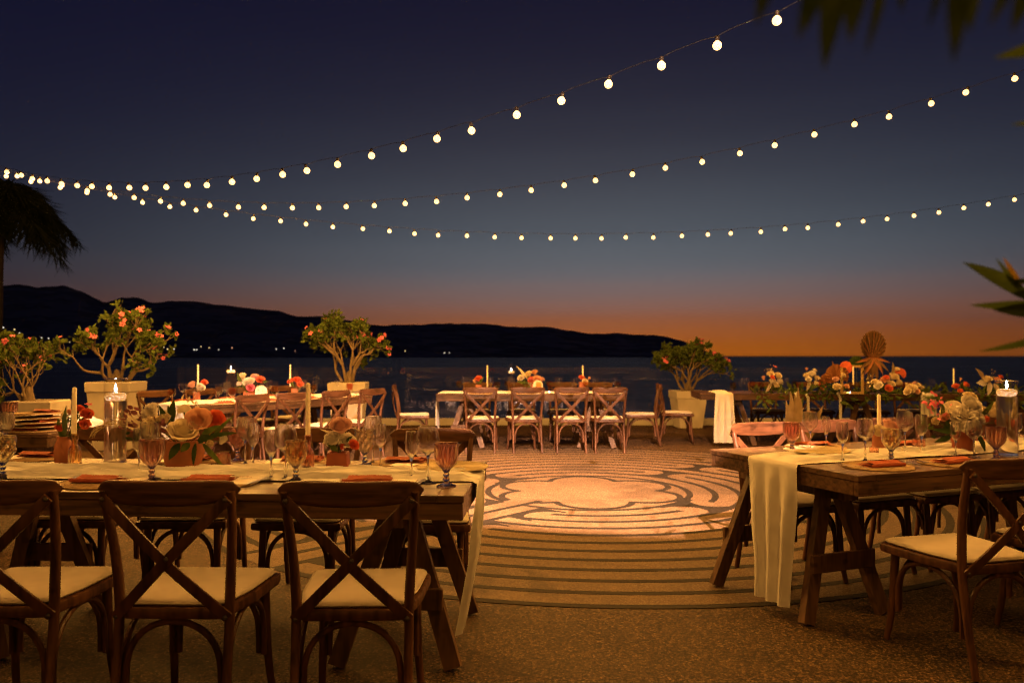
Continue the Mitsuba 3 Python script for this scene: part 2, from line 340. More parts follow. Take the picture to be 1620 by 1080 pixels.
# ------------------------------------------------------------------ the glass balustrade at the terrace edge
def balustrade():
    Y, w = 14.9, 1.22
    key = numbered('glass_balustrade')
    say(key, 'clear glass panel balustrade on a low white kerb along the terrace edge', 'balustrade')
    kerb = tbox(-15.5, 15.5, Y - .10, Y + .10, 0, .13, .012)
    scene[key + '__kerb'] = shape(kerb, 'white_plaster')
    pane = mesh([[0.012, 0, 0], [w - .012, 0, 0], [w - .012, 0, .95], [0.012, 0, .95]], [[0, 1, 2], [0, 2, 3]])
    clamp = tbox(-.035, .035, -.02, .02, .13, .2, .004)
    n = 24
    for i in range(n):
        x = -14.7 + i * w
        scene[numbered(key + '__glass_panel')] = {**shape(pane, 'thin_glass', False), 'to_world': X((x, Y, .135))}
        scene[numbered(key + '__clamp')] = {**shape(clamp, 'steel'), 'to_world': X((x + w / 2, Y, 0))}
balustrade()

# ------------------------------------------------------------------ behind the camera: the house with the floodlight on its flat roof
def house():
    key = numbered('hotel_building'); say(key, 'pale plastered building behind the camera with a flat parapet roof', 'building')
    scene[key + '__wall'] = shape(tbox(-14, 14, -11.5, -3.2, 0, 4.3, .02), 'facade')
    edge = Polygon([(-14.1, 4.302), (14.1, 4.302), (14.1, 5.335), (.74, 5.335), (.64, 5.205), (.40, 5.205), (0.0, 5.275), (-1.5, PARAPET + .22), (-14.1, PARAPET + .22)])
    par = trimesh.creation.extrude_polygon(edge, .25, engine='earcut'); par.apply_transform(np.array([[1, 0, 0, 0], [0, 0, 1, -3.35], [0, 1, 0, 0], [0, 0, 0, 1.0]])); scene[key + '__parapet'] = shape(outward(par), 'facade', False)
    # the floodlight: a deep round hood round a bright disc, on a pole
    src = np.array(FLOOD_AT); tgt = np.array(FLOOD_TO); d = (tgt - src) / np.linalg.norm(tgt - src)
    # a box-shaped hood, wide and low, round a small bright pane: soft edges above and at the sides
    L, w, h, wr, hr, th = .45, .069, .040, .036, .030, .006
    hood = join(tbox(-w - th, w + th, h, h + th, -.02, L, .001), tbox(-w - th, w + th, -h - th, -h, -.02, L, .001), tbox(w, w + th, -h + .0005, h - .0005, -.02, L, .001), tbox(-w - th, -w, -h + .0005, h - .0005, -.02, L, .001), tbox(-w - .02, w + .02, -h - .02, h + .02, -.14, -.022, .01))
    disc = mesh([[-wr, -hr, 0], [wr, -hr, 0], [wr, hr, 0], [-wr, hr, 0]], [[0, 1, 2], [0, 2, 3]])
    def face(m):
        side = np.cross([0, 0, 1.0], -d); side /= np.linalg.norm(side); M = np.eye(4); M[:3, :3] = np.stack([side, np.cross(d, side), d], 1); M[:3, 3] = src
        m = m.copy(); m.apply_transform(M); return m
    pole = sweep([(src[0], src[1], 4.3), (src[0], src[1], 5.6), (src[0], src[1], src[2] - .12)], .03, .03, 10, up=(0, 1, 0))
    k = numbered('flood_lamp'); say(k, 'box-shaped hooded floodlight on a pole above the flat roof', 'floodlight')
    scene[k + '__pole'] = shape(pole, 'dark_metal'); scene[k + '__hood'] = shape(face(hood), 'dark_metal')
    scene[k + '__lamp'] = shape(face(disc), 'lamp_glass', False, FLOOD, 70.0)
FLOOD_AT, FLOOD_TO, PARAPET = (0.2, -6.5, 7.2), (-0.3, 7.2, 0.0), 5.262
house()

# ------------------------------------------------------------------ string lights
def bulb_parts():
    r = .0262
    prof = [(0, -.073)] + [(r * math.sin(t), -.073 + r - r * math.cos(t)) for t in np.linspace(.2, 2.6, 14)] + [(.010, -.020), (0, -.020)]
    globe = outward(lathe(prof, 20))
    socket = outward(lathe([(0, -.0195), (.0105, -.0195), (.012, -.014), (.012, .004), (.007, .010), (0, .010)], 12))
    return globe, socket
GLOBE, SOCKET = bulb_parts()
def string_lights(label, s0, s1, pos, step=1):
    key = numbered('string_light'); say(key, label, 'string light', 'strings of bulbs over the terrace')
    s = np.arange(s0 * 4, s1 * 4 + 1) / 4.0
    p = np.array([pos(t) for t in s])
    frac = np.abs(s - np.round(s)); p[:, 2] += -.012 * (1 - np.minimum(frac * 4, 1)) + .01
    scene[key + '__cable'] = shape(sweep(p, .0021, .0021, 6), 'cable_black')
    rng = np.random.default_rng(int(abs(s1 * 7)))
    for t in np.arange(math.ceil(s0), math.floor(s1) + 1, step):
        q = np.array(pos(t + rng.normal(0, .05))) + [0, 0, -.004 + rng.normal(0, .004)]
        M = X(q, rng.uniform(0, 360)).rotate([1, 0, 0], float(rng.normal(0, 9)))
        g = numbered(key + '__bulb'); scene[g] = {**shape(GLOBE, 'lamp_glass', True, GLOBE_GLOW, .03), 'to_world': M}
        scene[g.replace('string_light', 'lamp_of_string') + '_light'] = {'type': 'point', 'position': [float(c) for c in q - [0, 0, .092]], 'intensity': rgb(*BULB)}
        scene[numbered(key + '__socket')] = {**shape(SOCKET, 'socket_black'), 'to_world': M}
UP = .055                                                            # the photo shows the globes, which hang below the cable
def s1(t): return 1.46 - .286 * t, 4.3 + .202 * t, 2.835 + UP + .0027 * (t - 10.5) ** 2
def s2(t): return 4.62 - .34 * t, 7.2 + .086 * t, 2.965 + UP + (.00255 if t < 18.5 else .0033) * (t - 18.5) ** 2
def s3(t): return 6.77 - .3495 * t, 10.6 - .0131 * t, 2.845 + UP + .0018 * (t - 17.5) ** 2
def s4(t): return -6.6 + .36 * t, 3.3 - .055 * t, 3.02 + UP + .0024 * (t - 9) ** 2
string_lights('string of warm globe bulbs rising nearest to the upper right corner', -13, 28.6, s1)
string_lights('middle string of warm globe bulbs sagging across the evening sky', -7, 33.2, s2)
string_lights('lowest and farthest string of warm globe bulbs above the terrace edge', -5, 38.5, s3)
string_lights('string of warm globe bulbs hanging over the front tables above the view', 0, 27, s4, 2)
def pole(x, y, h, label):
    m = sweep([(x, y, 0), (x, y, h / 2), (x, y, h)], .035, .035, 12, up=(0, 1, 0))
    b = outward(lathe([(0, 0), (.16, 0), (.16, .02), (.05, .04), (.0, .04)], 20))
    thing('light_pole', label, 'pole', [('shaft', m, 'dark_metal'), ('base', moved(b, (x, y, .002)), 'dark_metal')], group='poles that hold the string lights')
POLES = ('far left where the strings meet', 'far right of the middle string', 'right of the farthest string', 'near right by the narrow-leaved tree', 'near left beside the front table', 'near right behind the camera')
for (x, y, z), w_ in zip((s1(28.6), s2(-7), s3(-5), s1(-13), s4(0), s4(27)), POLES):
    pole(x, y, z + .06, f'slim dark string light pole outside the view, {w_}')

scene['haze'] = {'type': 'cube', 'to_world': T4().translate([0, 7100, 345]).scale([14300, 7200, 356]), 'bsdf': {'type': 'null'}, 'interior': {'type': 'ref', 'id': 'evening_air'}}
say('haze', kind='stuff')
# ------------------------------------------------------------------ cross-back chairs
def plate(poly, levels):
    """Rounded slab: the outline scaled per level, (scale, z), capped."""
    c = np.array(poly.exterior.coords)[:-1]; n = len(c); o = c.mean(0)
    v = [np.c_[(c - o) * s + o, np.full(n, z)] for s, z in levels]
    f = grid_faces(len(levels), n, True); V = np.vstack(v); m = len(V)
    V = np.vstack([V, [o[0], o[1], levels[0][1]], [o[0], o[1], levels[-1][1]]])
    for j in range(n):
        f += [[m, (j + 1) % n, j], [m + 1, m - n + j, m - n + (j + 1) % n]]
    return outward(mesh(V, f))
def chair_parts():
    P = []
    outline = Polygon([(-.155, -.205), (.155, -.205), (.19, -.05), (.205, .20), (-.205, .20), (-.19, -.05)]).buffer(.03, 6).simplify(.002)
    outline = Polygon([outline.exterior.interpolate(t, True).coords[0] for t in np.linspace(0, 1, 49)[:-1]])
    P.append(('seat', plate(outline, [(.94, .402), (.985, .404), (1, .412), (1, .432), (.985, .440), (.94, .442)]), 'chair_wood', 40))
    P.append(('cushion', plate(outline, [(.86, .4425), (.915, .445), (.93, .452), (.915, .460), (.86, .465), (.6, .469), (.25, .470)]), 'cushion_cloth', 50))
    pip = np.array([((q - [0, 0]) * .932).tolist() + [.4522] for q in (np.array(outline.exterior.coords) - np.array(outline.exterior.coords)[:-1].mean(0))]); pip[:, :2] += np.array(outline.exterior.coords)[:-1].mean(0)
    P.append(('piping', sweep(pip, .0032, .0032, 5), 'cushion_cloth', 50))
    for s in (-1, 1):
        rear = spline([(.192 * s, -.275, 0), (.190 * s, -.232, .22), (.190 * s, -.208, .44), (.200 * s, -.222, .62), (.214 * s, -.262, .80), (.216 * s, -.272, .845)], 20)
        P.append(('leg', sweep(rear, .0165, .0185, 10, up=(0, 1, 0), taper=np.r_[np.linspace(.82, 1.05, 12), np.linspace(1.03, .88, 8)]), 'chair_wood', 40))
    for s in (-1, 1):
        front = spline([(.178 * s, .178, .403), (.180 * s, .186, .30), (.186 * s, .200, .12), (.194 * s, .222, 0)], 12)
        P.append(('leg', sweep(front, .0175, .0175, 10, up=(0, 1, 0), taper=np.linspace(1.08, .80, 12)), 'chair_wood', 40))
    t = np.linspace(-1, 1, 23)
    rail = np.c_[.243 * t, -.296 + .040 * t ** 2, .838 + .010 * t ** 2]
    tp = np.sqrt(np.maximum(1 - np.abs(t) ** 9, 0)) * .92 + .08
    P.append(('top_rail', sweep(rail, .0135, .043, 14, taper=np.c_[tp, tp * (.80 + .20 * (1 - t ** 2))], square=True), 'rail_wood_0', 40))
    u = np.linspace(0, 1, 15)
    for s in (-1, 1):
        x = s * (.213 - .405 * u); z = .822 - .412 * u; y = -.287 - .028 * np.sin(np.pi * u) + .058 * u - .0065 * (s > 0)
        P.append(('cross_slat', sweep(np.c_[x, y, z], .0185, .0055, 8, up=(0, 1, 0), square=True), 'chair_wood', 40))
    knob = outward(lathe([(0, 0), (.0085, 0), (.0085, .003), (.005, .006), (0, .0065)], 10))
    for x, y, z in ((-.208, -.297, .818), (.208, -.303, .818), (-.186, -.240, .414), (.186, -.240, .414), (.010, -.299, .622)):
        P.append(('bolt', aim(knob, (0, -1, .05), (x, y, z)), 'bolt_metal', 40))
    a = np.linspace(0, np.pi, 19)
    def arch(p, q, top):
        p, q = np.array(p), np.array(q); k = (1 - np.cos(a)) / 2
        k = .5 + (k - .5) * (1.0)
        path = p + (q - p) * k[:, None]; path[:, 2] = p[2] + (top - p[2]) * np.sin(a) ** .72
        path = np.vstack([p - [0, 0, .05], path, q - [0, 0, .05]])
        nrm = np.cross(q - p, [0, 0, 1.0]); nrm /= np.linalg.norm(nrm)
        return sweep(path, .0115, .0105, 8, up=nrm)
    for p, q in (((-.164, -.214, .190), (.164, -.214, .190)), ((-.156, .180, .190), (.156, .180, .190)), ((-.182, -.198, .190), (-.180, .168, .190)), ((.182, -.198, .190), (.180, .168, .190))):
        P.append(('brace', arch(p, q, .392), 'chair_wood', 40))
    return P
CHAIR = chair_parts()
def chair(x, y, rz, label, group=None):
    k = '57' if 40 < rz % 180 < 75 else '20' if 10 < rz % 180 < 30 else '0'
    return thing('cross_back_chair', label, 'chair', CHAIR, (x, y, 0.006), rz, group=group, swap={'rail_wood_0': 'rail_wood_' + k})
# front left table
for x, y, rz, l in ((-.545, 2.905, 1.5, 'brown cross-back chair seen from behind, nearest the right end of the front left table'),
                    (-1.147, 2.925, -1.5, 'middle one of three brown cross-back chairs seen from behind at the front left table'),
                    (-1.765, 2.935, 1.0, 'brown cross-back chair cut off by the left picture edge at the front left table')):
    chair(x, y, rz, l, 'chairs along the near side of the front left table')
for x, y, rz, l in ((-.445, 4.235, 181, 'dark cross-back chair facing us behind the right end of the front left table'),
                    (-1.10, 4.27, 178, 'dark cross-back chair facing us behind the middle taper candle of the front left table'),
                    (-1.72, 4.31, 182, 'dark cross-back chair facing us behind the flower centrepiece of the front left table'),
                    (-2.32, 4.33, 179, 'dark cross-back chair facing us behind the coral flowers of the front left table')):
    chair(x, y, rz, l, 'chairs along the far side of the front left table')
# front right table
for x, y, rz, l in ((1.965, 3.49, 15, 'brown cross-back chair standing angled at the near side of the front right table'),
                    (2.60, 3.70, 18, 'brown cross-back chair cut off by the right picture edge at the front right table')):
    chair(x, y, rz, l, 'chairs along the near side of the front right table')
for x, y, rz, l in ((1.655, 4.69, 199, 'brightly lit cross-back chair at the far left corner of the front right table'),
                    (2.14, 4.87, 201, 'brightly lit cross-back chair behind the clear glasses of the front right table'),
                    (2.63, 5.05, 199, 'brightly lit cross-back chair behind the terracotta pot of the front right table'),
                    (3.12, 5.23, 201, 'lit cross-back chair behind the white flower centrepiece of the front right table'),
                    (3.62, 5.41, 200, 'cross-back chair behind the floating candle at the right end of the front right table')):
    chair(x, y, rz, l, 'chairs along the far side of the front right table')
# the other tables, seats spread along both sides
def on(t, u, v):
    x, y, a, L, W = TABLES[t]; return np.array([x + u * math.cos(a) - v * math.sin(a), y + u * math.sin(a) + v * math.cos(a)])
M_NEAR = ['reddish cross-back chair nearest to the camera at the middle left table', 'reddish cross-back chair second from left on the near side of the middle left table',
          'reddish cross-back chair third from left on the near side of the middle left table', 'reddish cross-back chair before the white planter ending the middle left table']
rngc = np.random.default_rng(3)
ORD = ('leftmost', 'second from left', 'third from left', 'rightmost')
for i, u in enumerate((.32, .93, 1.56, 2.20)):
    p = on('middle', u, -.12); chair(p[0], p[1], 56.7 + rngc.normal(0, 2), M_NEAR[i], 'chairs along the near side of the middle left table')
for i, u in enumerate((.32, .95, 1.58, 2.22)):
    p = on('middle', u, 1.12); chair(p[0], p[1], 236.7 + rngc.normal(0, 3), f'{ORD[i]} of four half-hidden chairs across the middle left table', 'chairs along the far side of the middle left table')
C_NEAR = ['leftmost of the four cross-back chairs along the near side of the centre table', 'second from left of four cross-back chairs before the centre table',
          'third from left of four cross-back chairs before the centre table', 'rightmost of the four cross-back chairs along the near side of the centre table']
for i, x in enumerate((-.41, .165, .79, 1.31)):
    chair(x, 10.80, rngc.normal(0, 3), C_NEAR[i], 'chairs along the near side of the centre table')
for i, x in enumerate((-.55, .15, .78, 1.35)):
    chair(x, 12.25, 180 + rngc.normal(0, 3), f'{ORD[i]} of four cross-back chairs behind the centre table, mostly hidden', 'chairs along the far side of the centre table')
chair(-1.42, 11.42, -84, 'cross-back chair seen from the side at the left end of the centre table')
chair(1.88, 11.55, 82, 'cross-back chair seen from the side at the right end of the centre table')
chair(2.48, 11.9, -96, 'cross-back chair before the white planter, left end of the far right table')
for i, u in enumerate((1.2, 1.95, 2.75, 3.4)):
    p = on('far', u, 1.16); chair(p[0], p[1], 175 + rngc.normal(0, 4), f'{ORD[i]} of four dark cross-back chairs hidden behind the far right table', 'chairs behind the far right table')

# ------------------------------------------------------------------ farm tables on sawhorses
def table_parts(t, horses, planks=6, apron=True):
    x, y, a, L, W = TABLES[t]; wood_ = 'table_wood_' + t; P = []
    e = .105; pw = W / planks
    for i in range(planks):
        P.append(('plank', tbox(e + .0015, L - e - .0015, i * pw + .0009, (i + 1) * pw - .0009, .7315, .760 - .0006 * (i % 3), .0025), wood_, False))
    for x0 in (0, L - e): P.append(('end_plank', tbox(x0, x0 + e, 0, W, .7315, .7605, .003), wood_, False))
    if apron:
        P.append(('apron', tbox(.004, L - .004, .003, .035, .665, .731, .003), wood_, False))
        P.append(('apron', tbox(.004, L - .004, W - .035, W - .003, .665, .731, .003), wood_, False))
        P.append(('apron', tbox(.005, .036, .036, W - .036, .665, .731, .003), wood_, False))
        P.append(('apron', tbox(L - .036, L - .005, .036, W - .036, .665, .731, .003), wood_, False))
    for u, v in horses:
        P.append(('beam', tbox(u - .045, u + .045, v - .40, v + .40, .585, .664, .004), 'trestle_wood', False))
        for s in (-1, 1):
            for q in (-1, 1):
                path = [(u + q * .035, v + s * .26, .655), (u + q * .245, v + s * .355, .004)]
                P.append(('leg', sweep(path, .040, .023, 4, up=(0, 1, 0), square=True), 'trestle_wood', False))
            P.append(('crossbar', tbox(u - .20, u + .20, v + s * .318 - .012 + .024 * s, v + s * .318 + .012 + .024 * s, .235, .325, .003), 'trestle_wood', False))
    return P
TL = {'left': ('long dark plank dining table on sawhorses at the front left', ((2.28, .62), (.35, .62)), 6),
      'right': ('long dark plank dining table on sawhorses at the front right, turned slightly', ((.24, .68), (2.2, .68)), 6),
      'middle': ('long plank dining table set slantwise in the middle left distance', ((.4, .5), (2.2, .5)), 5),
      'centre': ('long plank dining table in the centre of the far terrace', ((.4, .5), (2.25, .5)), 5),
      'far': ('very long plank dining table with greenery and flowers at the far right', ((.55, .5), (2.3, .5), (4.4, .5)), 5),
      'service': ('dark side table with stacked woven chargers at the left edge', ((.3, .4), (1.4, .4)), 4)}
for t, (l, hs, n) in TL.items():
    x, y, a, L, W = TABLES[t]
    thing('dining_table' if t != 'service' else 'side_table', l, 'dining table' if t != 'service' else 'side table', table_parts(t, hs, n), (x, y, 0.006), math.degrees(a))

# ------------------------------------------------------------------ runners
def runner_mesh(L, v0, v1, drop, side, seed, n=220, folds=1.0, squeeze=.8, lean=0.0, start=0.0):
    """A gauze runner along a table; side = -1: hangs down at u = 0, 1: at u = L, 0: lies flat only."""
    rng = np.random.default_rng(seed); m = 46
    total = L - start + drop; s = np.linspace(0, total, n); w = np.linspace(-1, 1, m)
    S, Wg = np.meshgrid(s, w, indexing='ij')
    over = np.maximum(S - drop, 0) if side else S                       # distance along the table top from its end
    hang = np.maximum(drop - S, 0) if side else S * 0
    mid, half = (v0 + v1) / 2, (v1 - v0) / 2
    edge = 1 + .10 * (meshkit.noise(np.stack([S * 2.2, Wg * 0 + seed, Wg * 0], -1)) - .5) + .05 * (meshkit.noise(np.stack([S * 6, np.sign(Wg), Wg * 0], -1), 3) - .5)
    wid = half * edge * (1 - (1 - squeeze) * np.clip(hang / .6, 0, 1))
    drift = .05 * (meshkit.noise(np.stack([S * 1.1, S * 0 + seed, S * 0], -1), 5) - .5)
    V = mid + drift + Wg * wid
    q = np.stack([S * 1.9, V * 15, S * 0 + seed], -1)
    ridge = np.abs(meshkit.fbm(q, 3, 2) - .5) * 2
    crumple = meshkit.fbm(np.stack([S * 9, V * 13, S * 0 + seed], -1), 3, 4)
    lift = folds * (.030 * np.clip(.45 - ridge, 0, 1) * 1.6 + .014 * np.clip(crumple - .42, 0, 1) * (.5 + np.clip(S * 2, 0, 1)))
    gath = .016 * np.sin(Wg * 9.5 + 2 * meshkit.noise(np.stack([S * 1.5, S * 0, S * 0 + seed], -1), 8)) * np.clip(hang / .25, 0, 1) + .02 * (meshkit.fbm(np.stack([S * 3, V * 5, S * 0], -1), 2, 9) - .5) * np.clip(hang / .3, 0, 1)
    gath += (.006 * (meshkit.fbm(np.stack([S * 5, V * 26, S * 0 + seed], -1), 3, 12) - .5) + .004 * (meshkit.fbm(np.stack([S * 16, V * 16, S * 0], -1), 2, 13) - .5)) * np.clip(hang / .06, 0, 1)
    r = .012
    lift = lift * (1 - .85 * np.abs(Wg) ** 6)
    U = np.where(hang > 0, -r - .004 - gath * 1 - np.clip(hang / .7, 0, 1) ** 1.5 * lean - .002, over - r * np.exp(-over / .02))
    Z = np.where(hang > 0, .760 - hang, .7635 + lift * np.clip(over / .06, 0, 1))
    if side > 0: U = L - U
    v = np.stack([U + (start if side < 0 else 0), V, Z], -1)
    bot = v.copy(); f = grid_faces(n, m)
    return mesh(v.reshape(-1, 3), f)
def runner(t, label, v0, v1, drop, side, seed, **k):
    x, y, a, L, W = TABLES[t]
    thing('table_runner', label, 'table runner', (runner_mesh(L, v0, v1, drop, side, seed, **k), 'runner_cloth', True), (x, y, 0.006), math.degrees(a))
runner('left', 'crumpled cream gauze runner on the front left table, one end hanging to the floor', .30, .72, .68, 1, 4, squeeze=.55, lean=-.10, folds=1.15)
runner('right', 'cream gauze runner hanging over the left end of the front right table', .36, .74, .70, -1, 9, squeeze=.72, lean=.03, folds=1.1)
runner('middle', 'cream runner along the slanted middle left table', .22, .78, .62, -1, 14)
runner('centre', 'cream runner along the centre table hanging at its left end', .2, .7, .66, -1, 17, n=120)
def hanging(t, u, w, z1, label, seed):
    """A strip of gauze that hangs over a table's near side to the floor."""
    x, y, a, L, W = TABLES[t]
    m = runner_mesh(.55, -w / 2, w / 2, .76 - z1, -1, seed, n=90, squeeze=1.25, lean=.03)
    p = on(t, u, -.0); thing('gauze_drape', label, 'drape', (m, 'runner_cloth', True), (p[0], p[1], 0.006), math.degrees(a) + 90)
hanging('far', .32, .26, .06, 'pale gauze drape hanging to the floor at the left end of the far right table', 21)
hanging('far', 3.15, .20, .30, 'narrow gauze drape hanging over the near side of the far right table', 23)
# ------------------------------------------------------------------ plants
def leaf_mesh(L, W, curl=.15, fold=.2, nu=6, droop=0.0):
    """A pointed leaf that grows along +y with its upper face to +z."""
    def fn(u, v):
        w = W / 2 * np.sin(np.pi * np.clip(u, 0, 1) ** .8) ** .9 + .001
        x = (v * 2 - 1) * w
        return x, u * L, curl * L * np.sin(u * 2.2) * .5 - droop * L * u ** 2 + fold * np.abs(x)
    return sheet(fn, nu, 3)
def scatter_leaves(base, pos, dirs, sizes, rng):
    """Many small leaves as one mesh: base grows along +y."""
    bv, bf = base.vertices, base.faces; n = len(pos)
    d = dirs / np.linalg.norm(dirs, axis=1, keepdims=True)
    r = rng.normal(size=(n, 3)); x = np.cross(d, r); x /= np.linalg.norm(x, axis=1, keepdims=True); z = np.cross(x, d)
    R = np.stack([x, d, z], -1) * np.asarray(sizes)[:, None, None]
    v = np.einsum('nij,kj->nki', R, bv) + np.asarray(pos)[:, None]
    f = (bf[None] + (np.arange(n) * len(bv))[:, None, None]).reshape(-1, 3)
    return mesh(v.reshape(-1, 3), f)
def blossom(R, n=5, seed=0):
    """An open trumpet flower facing +z."""
    P = []
    for k in range(n):
        def fn(u, v, k=k):
            w = .62 * np.sin(np.pi * np.clip(.12 + .86 * u, 0, 1)) ** .6
            r = R * (.1 + .9 * u); a = (v - .5) * w * 1.9
            x, y = r * np.cos(a * (1 - .25 * u)), r * np.sin(a)
            z = .28 * R * u ** .5 - .18 * R * u ** 3 + .1 * R * np.cos(a * 3)
            t = 2 * np.pi * k / n
            return x * math.cos(t) - y * math.sin(t), x * math.sin(t) + y * math.cos(t), z
        P.append(sheet(fn, 5, 4))
    return join(*P)
def rose(R, layers=7, open_=1.0, seed=0, ruffle=.05, per=5):
    """A full rose facing +z: rings of cupped petals whose rims lie on a dome, spiralling in to a closed heart."""
    rng = np.random.default_rng(seed); P = []
    for l in range(layers):
        q = (l + .6) / layers; n = per if l > 1 else 3
        for k in range(n):
            a0 = 2 * np.pi * (k + .47 * l + rng.uniform(-.13, .13)) / n; half = (np.pi / n) * rng.uniform(1.25, 1.5)
            rt = R * (.10 + .86 * q ** .95) * rng.uniform(.95, 1.05); zt = R * (.72 * math.sqrt(max(1 - (.93 * q) ** 2, .03)) - .10 * open_ * q ** 3) * rng.uniform(.96, 1.04)
            ph = rng.uniform(0, 6); curl = R * (.10 * open_ * q + .02)
            def fn(u, v):
                t = v * 2 - 1; a = t * half * (.55 + .45 * np.sin(1.45 * np.clip(u, 0, 1)))
                tip = 1 - .13 * np.abs(t) ** 2.4 + ruffle * np.sin(a * 6 + ph) * u
                r = rt * (.42 + .58 * np.sin(np.clip(u, 0, 1) * 1.5) ** 1.1) + curl * np.clip(u - .72, 0, 1) / .28 + R * ruffle * .6 * u ** 2 * np.cos(a * 5 + ph)
                z = -.55 * R + (zt + .55 * R) * (1 - (1 - u) ** 1.5) * tip - curl * .9 * np.clip(u - .8, 0, 1) ** 2 / .04 * .5
                return r * np.cos(a + a0), r * np.sin(a + a0), z
            P.append(sheet(fn, 7, 7))
    return join(*P)
ROSE = [rose(1.0, 7, 1.0, 1), rose(1.0, 6, 1.3, 2, .06), rose(1.0, 7, .7, 3, .04)]
RUFFLE = [rose(1.0, 7, 1.2, 5, .15, 8), rose(1.0, 6, 1.4, 6, .18, 7)]
BUD = rose(1.0, 3, .3, 7, .03, 3); BUD.apply_transform(np.diag([.72, .72, 1.25, 1]))
OPEN5 = blossom(1.0)
LEAF = leaf_mesh(1.0, .34, .2, .25, 7)
ROUND_LEAF = leaf_mesh(1.0, .62, .1, .15, 6)
BLADE = leaf_mesh(1.0, .10, .1, .5, 9, .35)

def desert_rose(loc, label, sx, sz, lean, seed, nmain=6, leaves=34, nflower=22, sparse=False):
    """A potted flowering shrub: fat stems that fork, tufts of leaves and pink flowers at the tips."""
    rng = np.random.default_rng(seed); stems, tips = [], []
    def grow(p, d, L, r, depth):
        n = 6; path = [p]; q = p.copy(); dd = d.copy()
        for _ in range(n):
            dd = dd + rng.normal(0, .10, 3) + np.array([0, 0, .06]); dd /= np.linalg.norm(dd); q = q + dd * L / n; path.append(q.copy())
        stems.append(sweep(path, r, r, 6, up=(.3, .9, .1), taper=np.linspace(1, .62, len(path))))
        if depth == 0: tips.append((q, dd)); return
        if depth == 1 and rng.random() < .6: tips.append((path[4], dd + rng.normal(0, .5, 3)))
        for k in range(2 if rng.random() < (.75 if not sparse else .9) else 3):
            side = rng.normal(0, 1, 3); side -= side.dot(dd) * dd; side /= np.linalg.norm(side)
            grow(q, dd * .80 + side * .62, L * rng.uniform(.66, .9), r * .64, depth - 1)
    for k in range(nmain):
        a = 2 * np.pi * (k + rng.uniform(-.25, .25)) / nmain; o = rng.uniform(.3, 1.3)
        grow(np.array([.03 * math.cos(a), .03 * math.sin(a), -.04]), np.array([math.cos(a) * o, math.sin(a) * o, 1.0]), .235, .024, 4)
    V = np.array([t[0] for t in tips]); ext = np.abs(V[:, :2]).max(0); top = V[:, 2].max()
    sc = np.array([sx / 2 / ext[0], min(sx, 1.2) / 2 / ext[1], sz / top])
    def fit(p):
        p = np.asarray(p) * sc; return p + np.array([lean, 0, 0]) * np.clip(p[..., 2:3], 0, 9) / sz
    key = numbered('flowering_shrub'); say(key, label, 'shrub')
    S = join(*stems); S.vertices = fit(S.vertices)
    trunk = outward(lathe([(0, -.10), (.085, -.10), (.075, .02), (.05, .12), (.03, .2), (0, .22)], 12))
    scene[key + '__trunk'] = {**shape(join(S, trunk), 'bark', 60), 'to_world': X(loc)}
    pos, dirs, size = [], [], []
    for p, d in tips:
        q = fit(p)
        for _ in range(int(leaves * .62 * rng.uniform(.5, 1.2))):
            v = d / np.linalg.norm(d) * .7 + rng.normal(0, .75, 3)
            pos.append(q + rng.normal(0, .022, 3) - d * rng.uniform(0, .05)); dirs.append(v); size.append(rng.uniform(.045, .095))
    scene[key + '__foliage'] = {**shape(scatter_leaves(ROUND_LEAF, np.array(pos), np.array(dirs), size, rng), 'leaf_green', False), 'to_world': X(loc)}
    say(key + '__foliage', 'small leaves tufted at the stem tips', kind='stuff')
    order = sorted(range(len(tips)), key=lambda i: -(tips[i][0][2] + 1.0 * np.linalg.norm(tips[i][0][:2]) + rng.uniform(0, .7)))
    for i in order[:nflower]:
        q, d = fit(tips[i][0]), tips[i][1]
        for _ in range(rng.integers(1, 4)):
            v = d + np.array([0, -.7, .2]) + rng.normal(0, .45, 3)
            m = aim(OPEN5, v, q + v / np.linalg.norm(v) * .035 + rng.normal(0, .025, 3), rng.uniform(.030, .042), rng.uniform(0, 6))
            scene[numbered(key + '__flower')] = {**shape(m, 'petal_pink', True), 'to_world': X(loc)}
def square_pot(loc, w, h, label, taper=.72, rim=.14):
    b = w / 2; t = b * taper
    def ring(r, z): return [(-r, -r, z), (r, -r, z), (r, r, z), (-r, r, z)]
    def loft(rings):
        v = np.array([q for r_ in rings for q in r_]); f = grid_faces(len(rings), 4, True); n = len(v)
        return outward(mesh(v, f + [[0, 2, 1], [0, 3, 2], [n - 4, n - 3, n - 2], [n - 4, n - 2, n - 1]]))
    zr = h - rim
    body = loft([ring(t - .01, 0), ring(t, .01), ring(b * .93, zr), ring(b * .93, zr + .002)])
    lip = loft([ring(b * .95, zr), ring(b * .985, zr + .012), ring(b, h - .012), ring(b - .012, h), ring(b - .05, h), ring(b - .055, h - .05)])
    earth = loft([ring(b - .06, h - .09), ring(b - .056, h - .045)])
    thing('planter', label, 'planter', [('body', body, 'pot_white', False), ('rim', lip, 'pot_white', False), ('soil', earth, 'soil', False)], (loc[0], loc[1], .006), 4)
square_pot((-5.50, 11.0), .60, .94, 'large white tapered planter with a flowering shrub behind the middle left table')
square_pot((-2.55, 12.35), .57, .885, 'tall white tapered planter with a leaning flowering shrub left of the centre')
square_pot((3.19, 14.35), .57, .67, 'white tapered planter with a dark flowering shrub right of the centre table')
square_pot((-5.38, 9.0), .48, .79, 'white planter with a sparse shrub at the left edge behind the stacked chargers')
desert_rose((-5.50, 11.0, .90), 'broad shrub with pink flowers in the large white planter at the left', 1.40, 1.12, .02, 12, leaves=17, nflower=30)
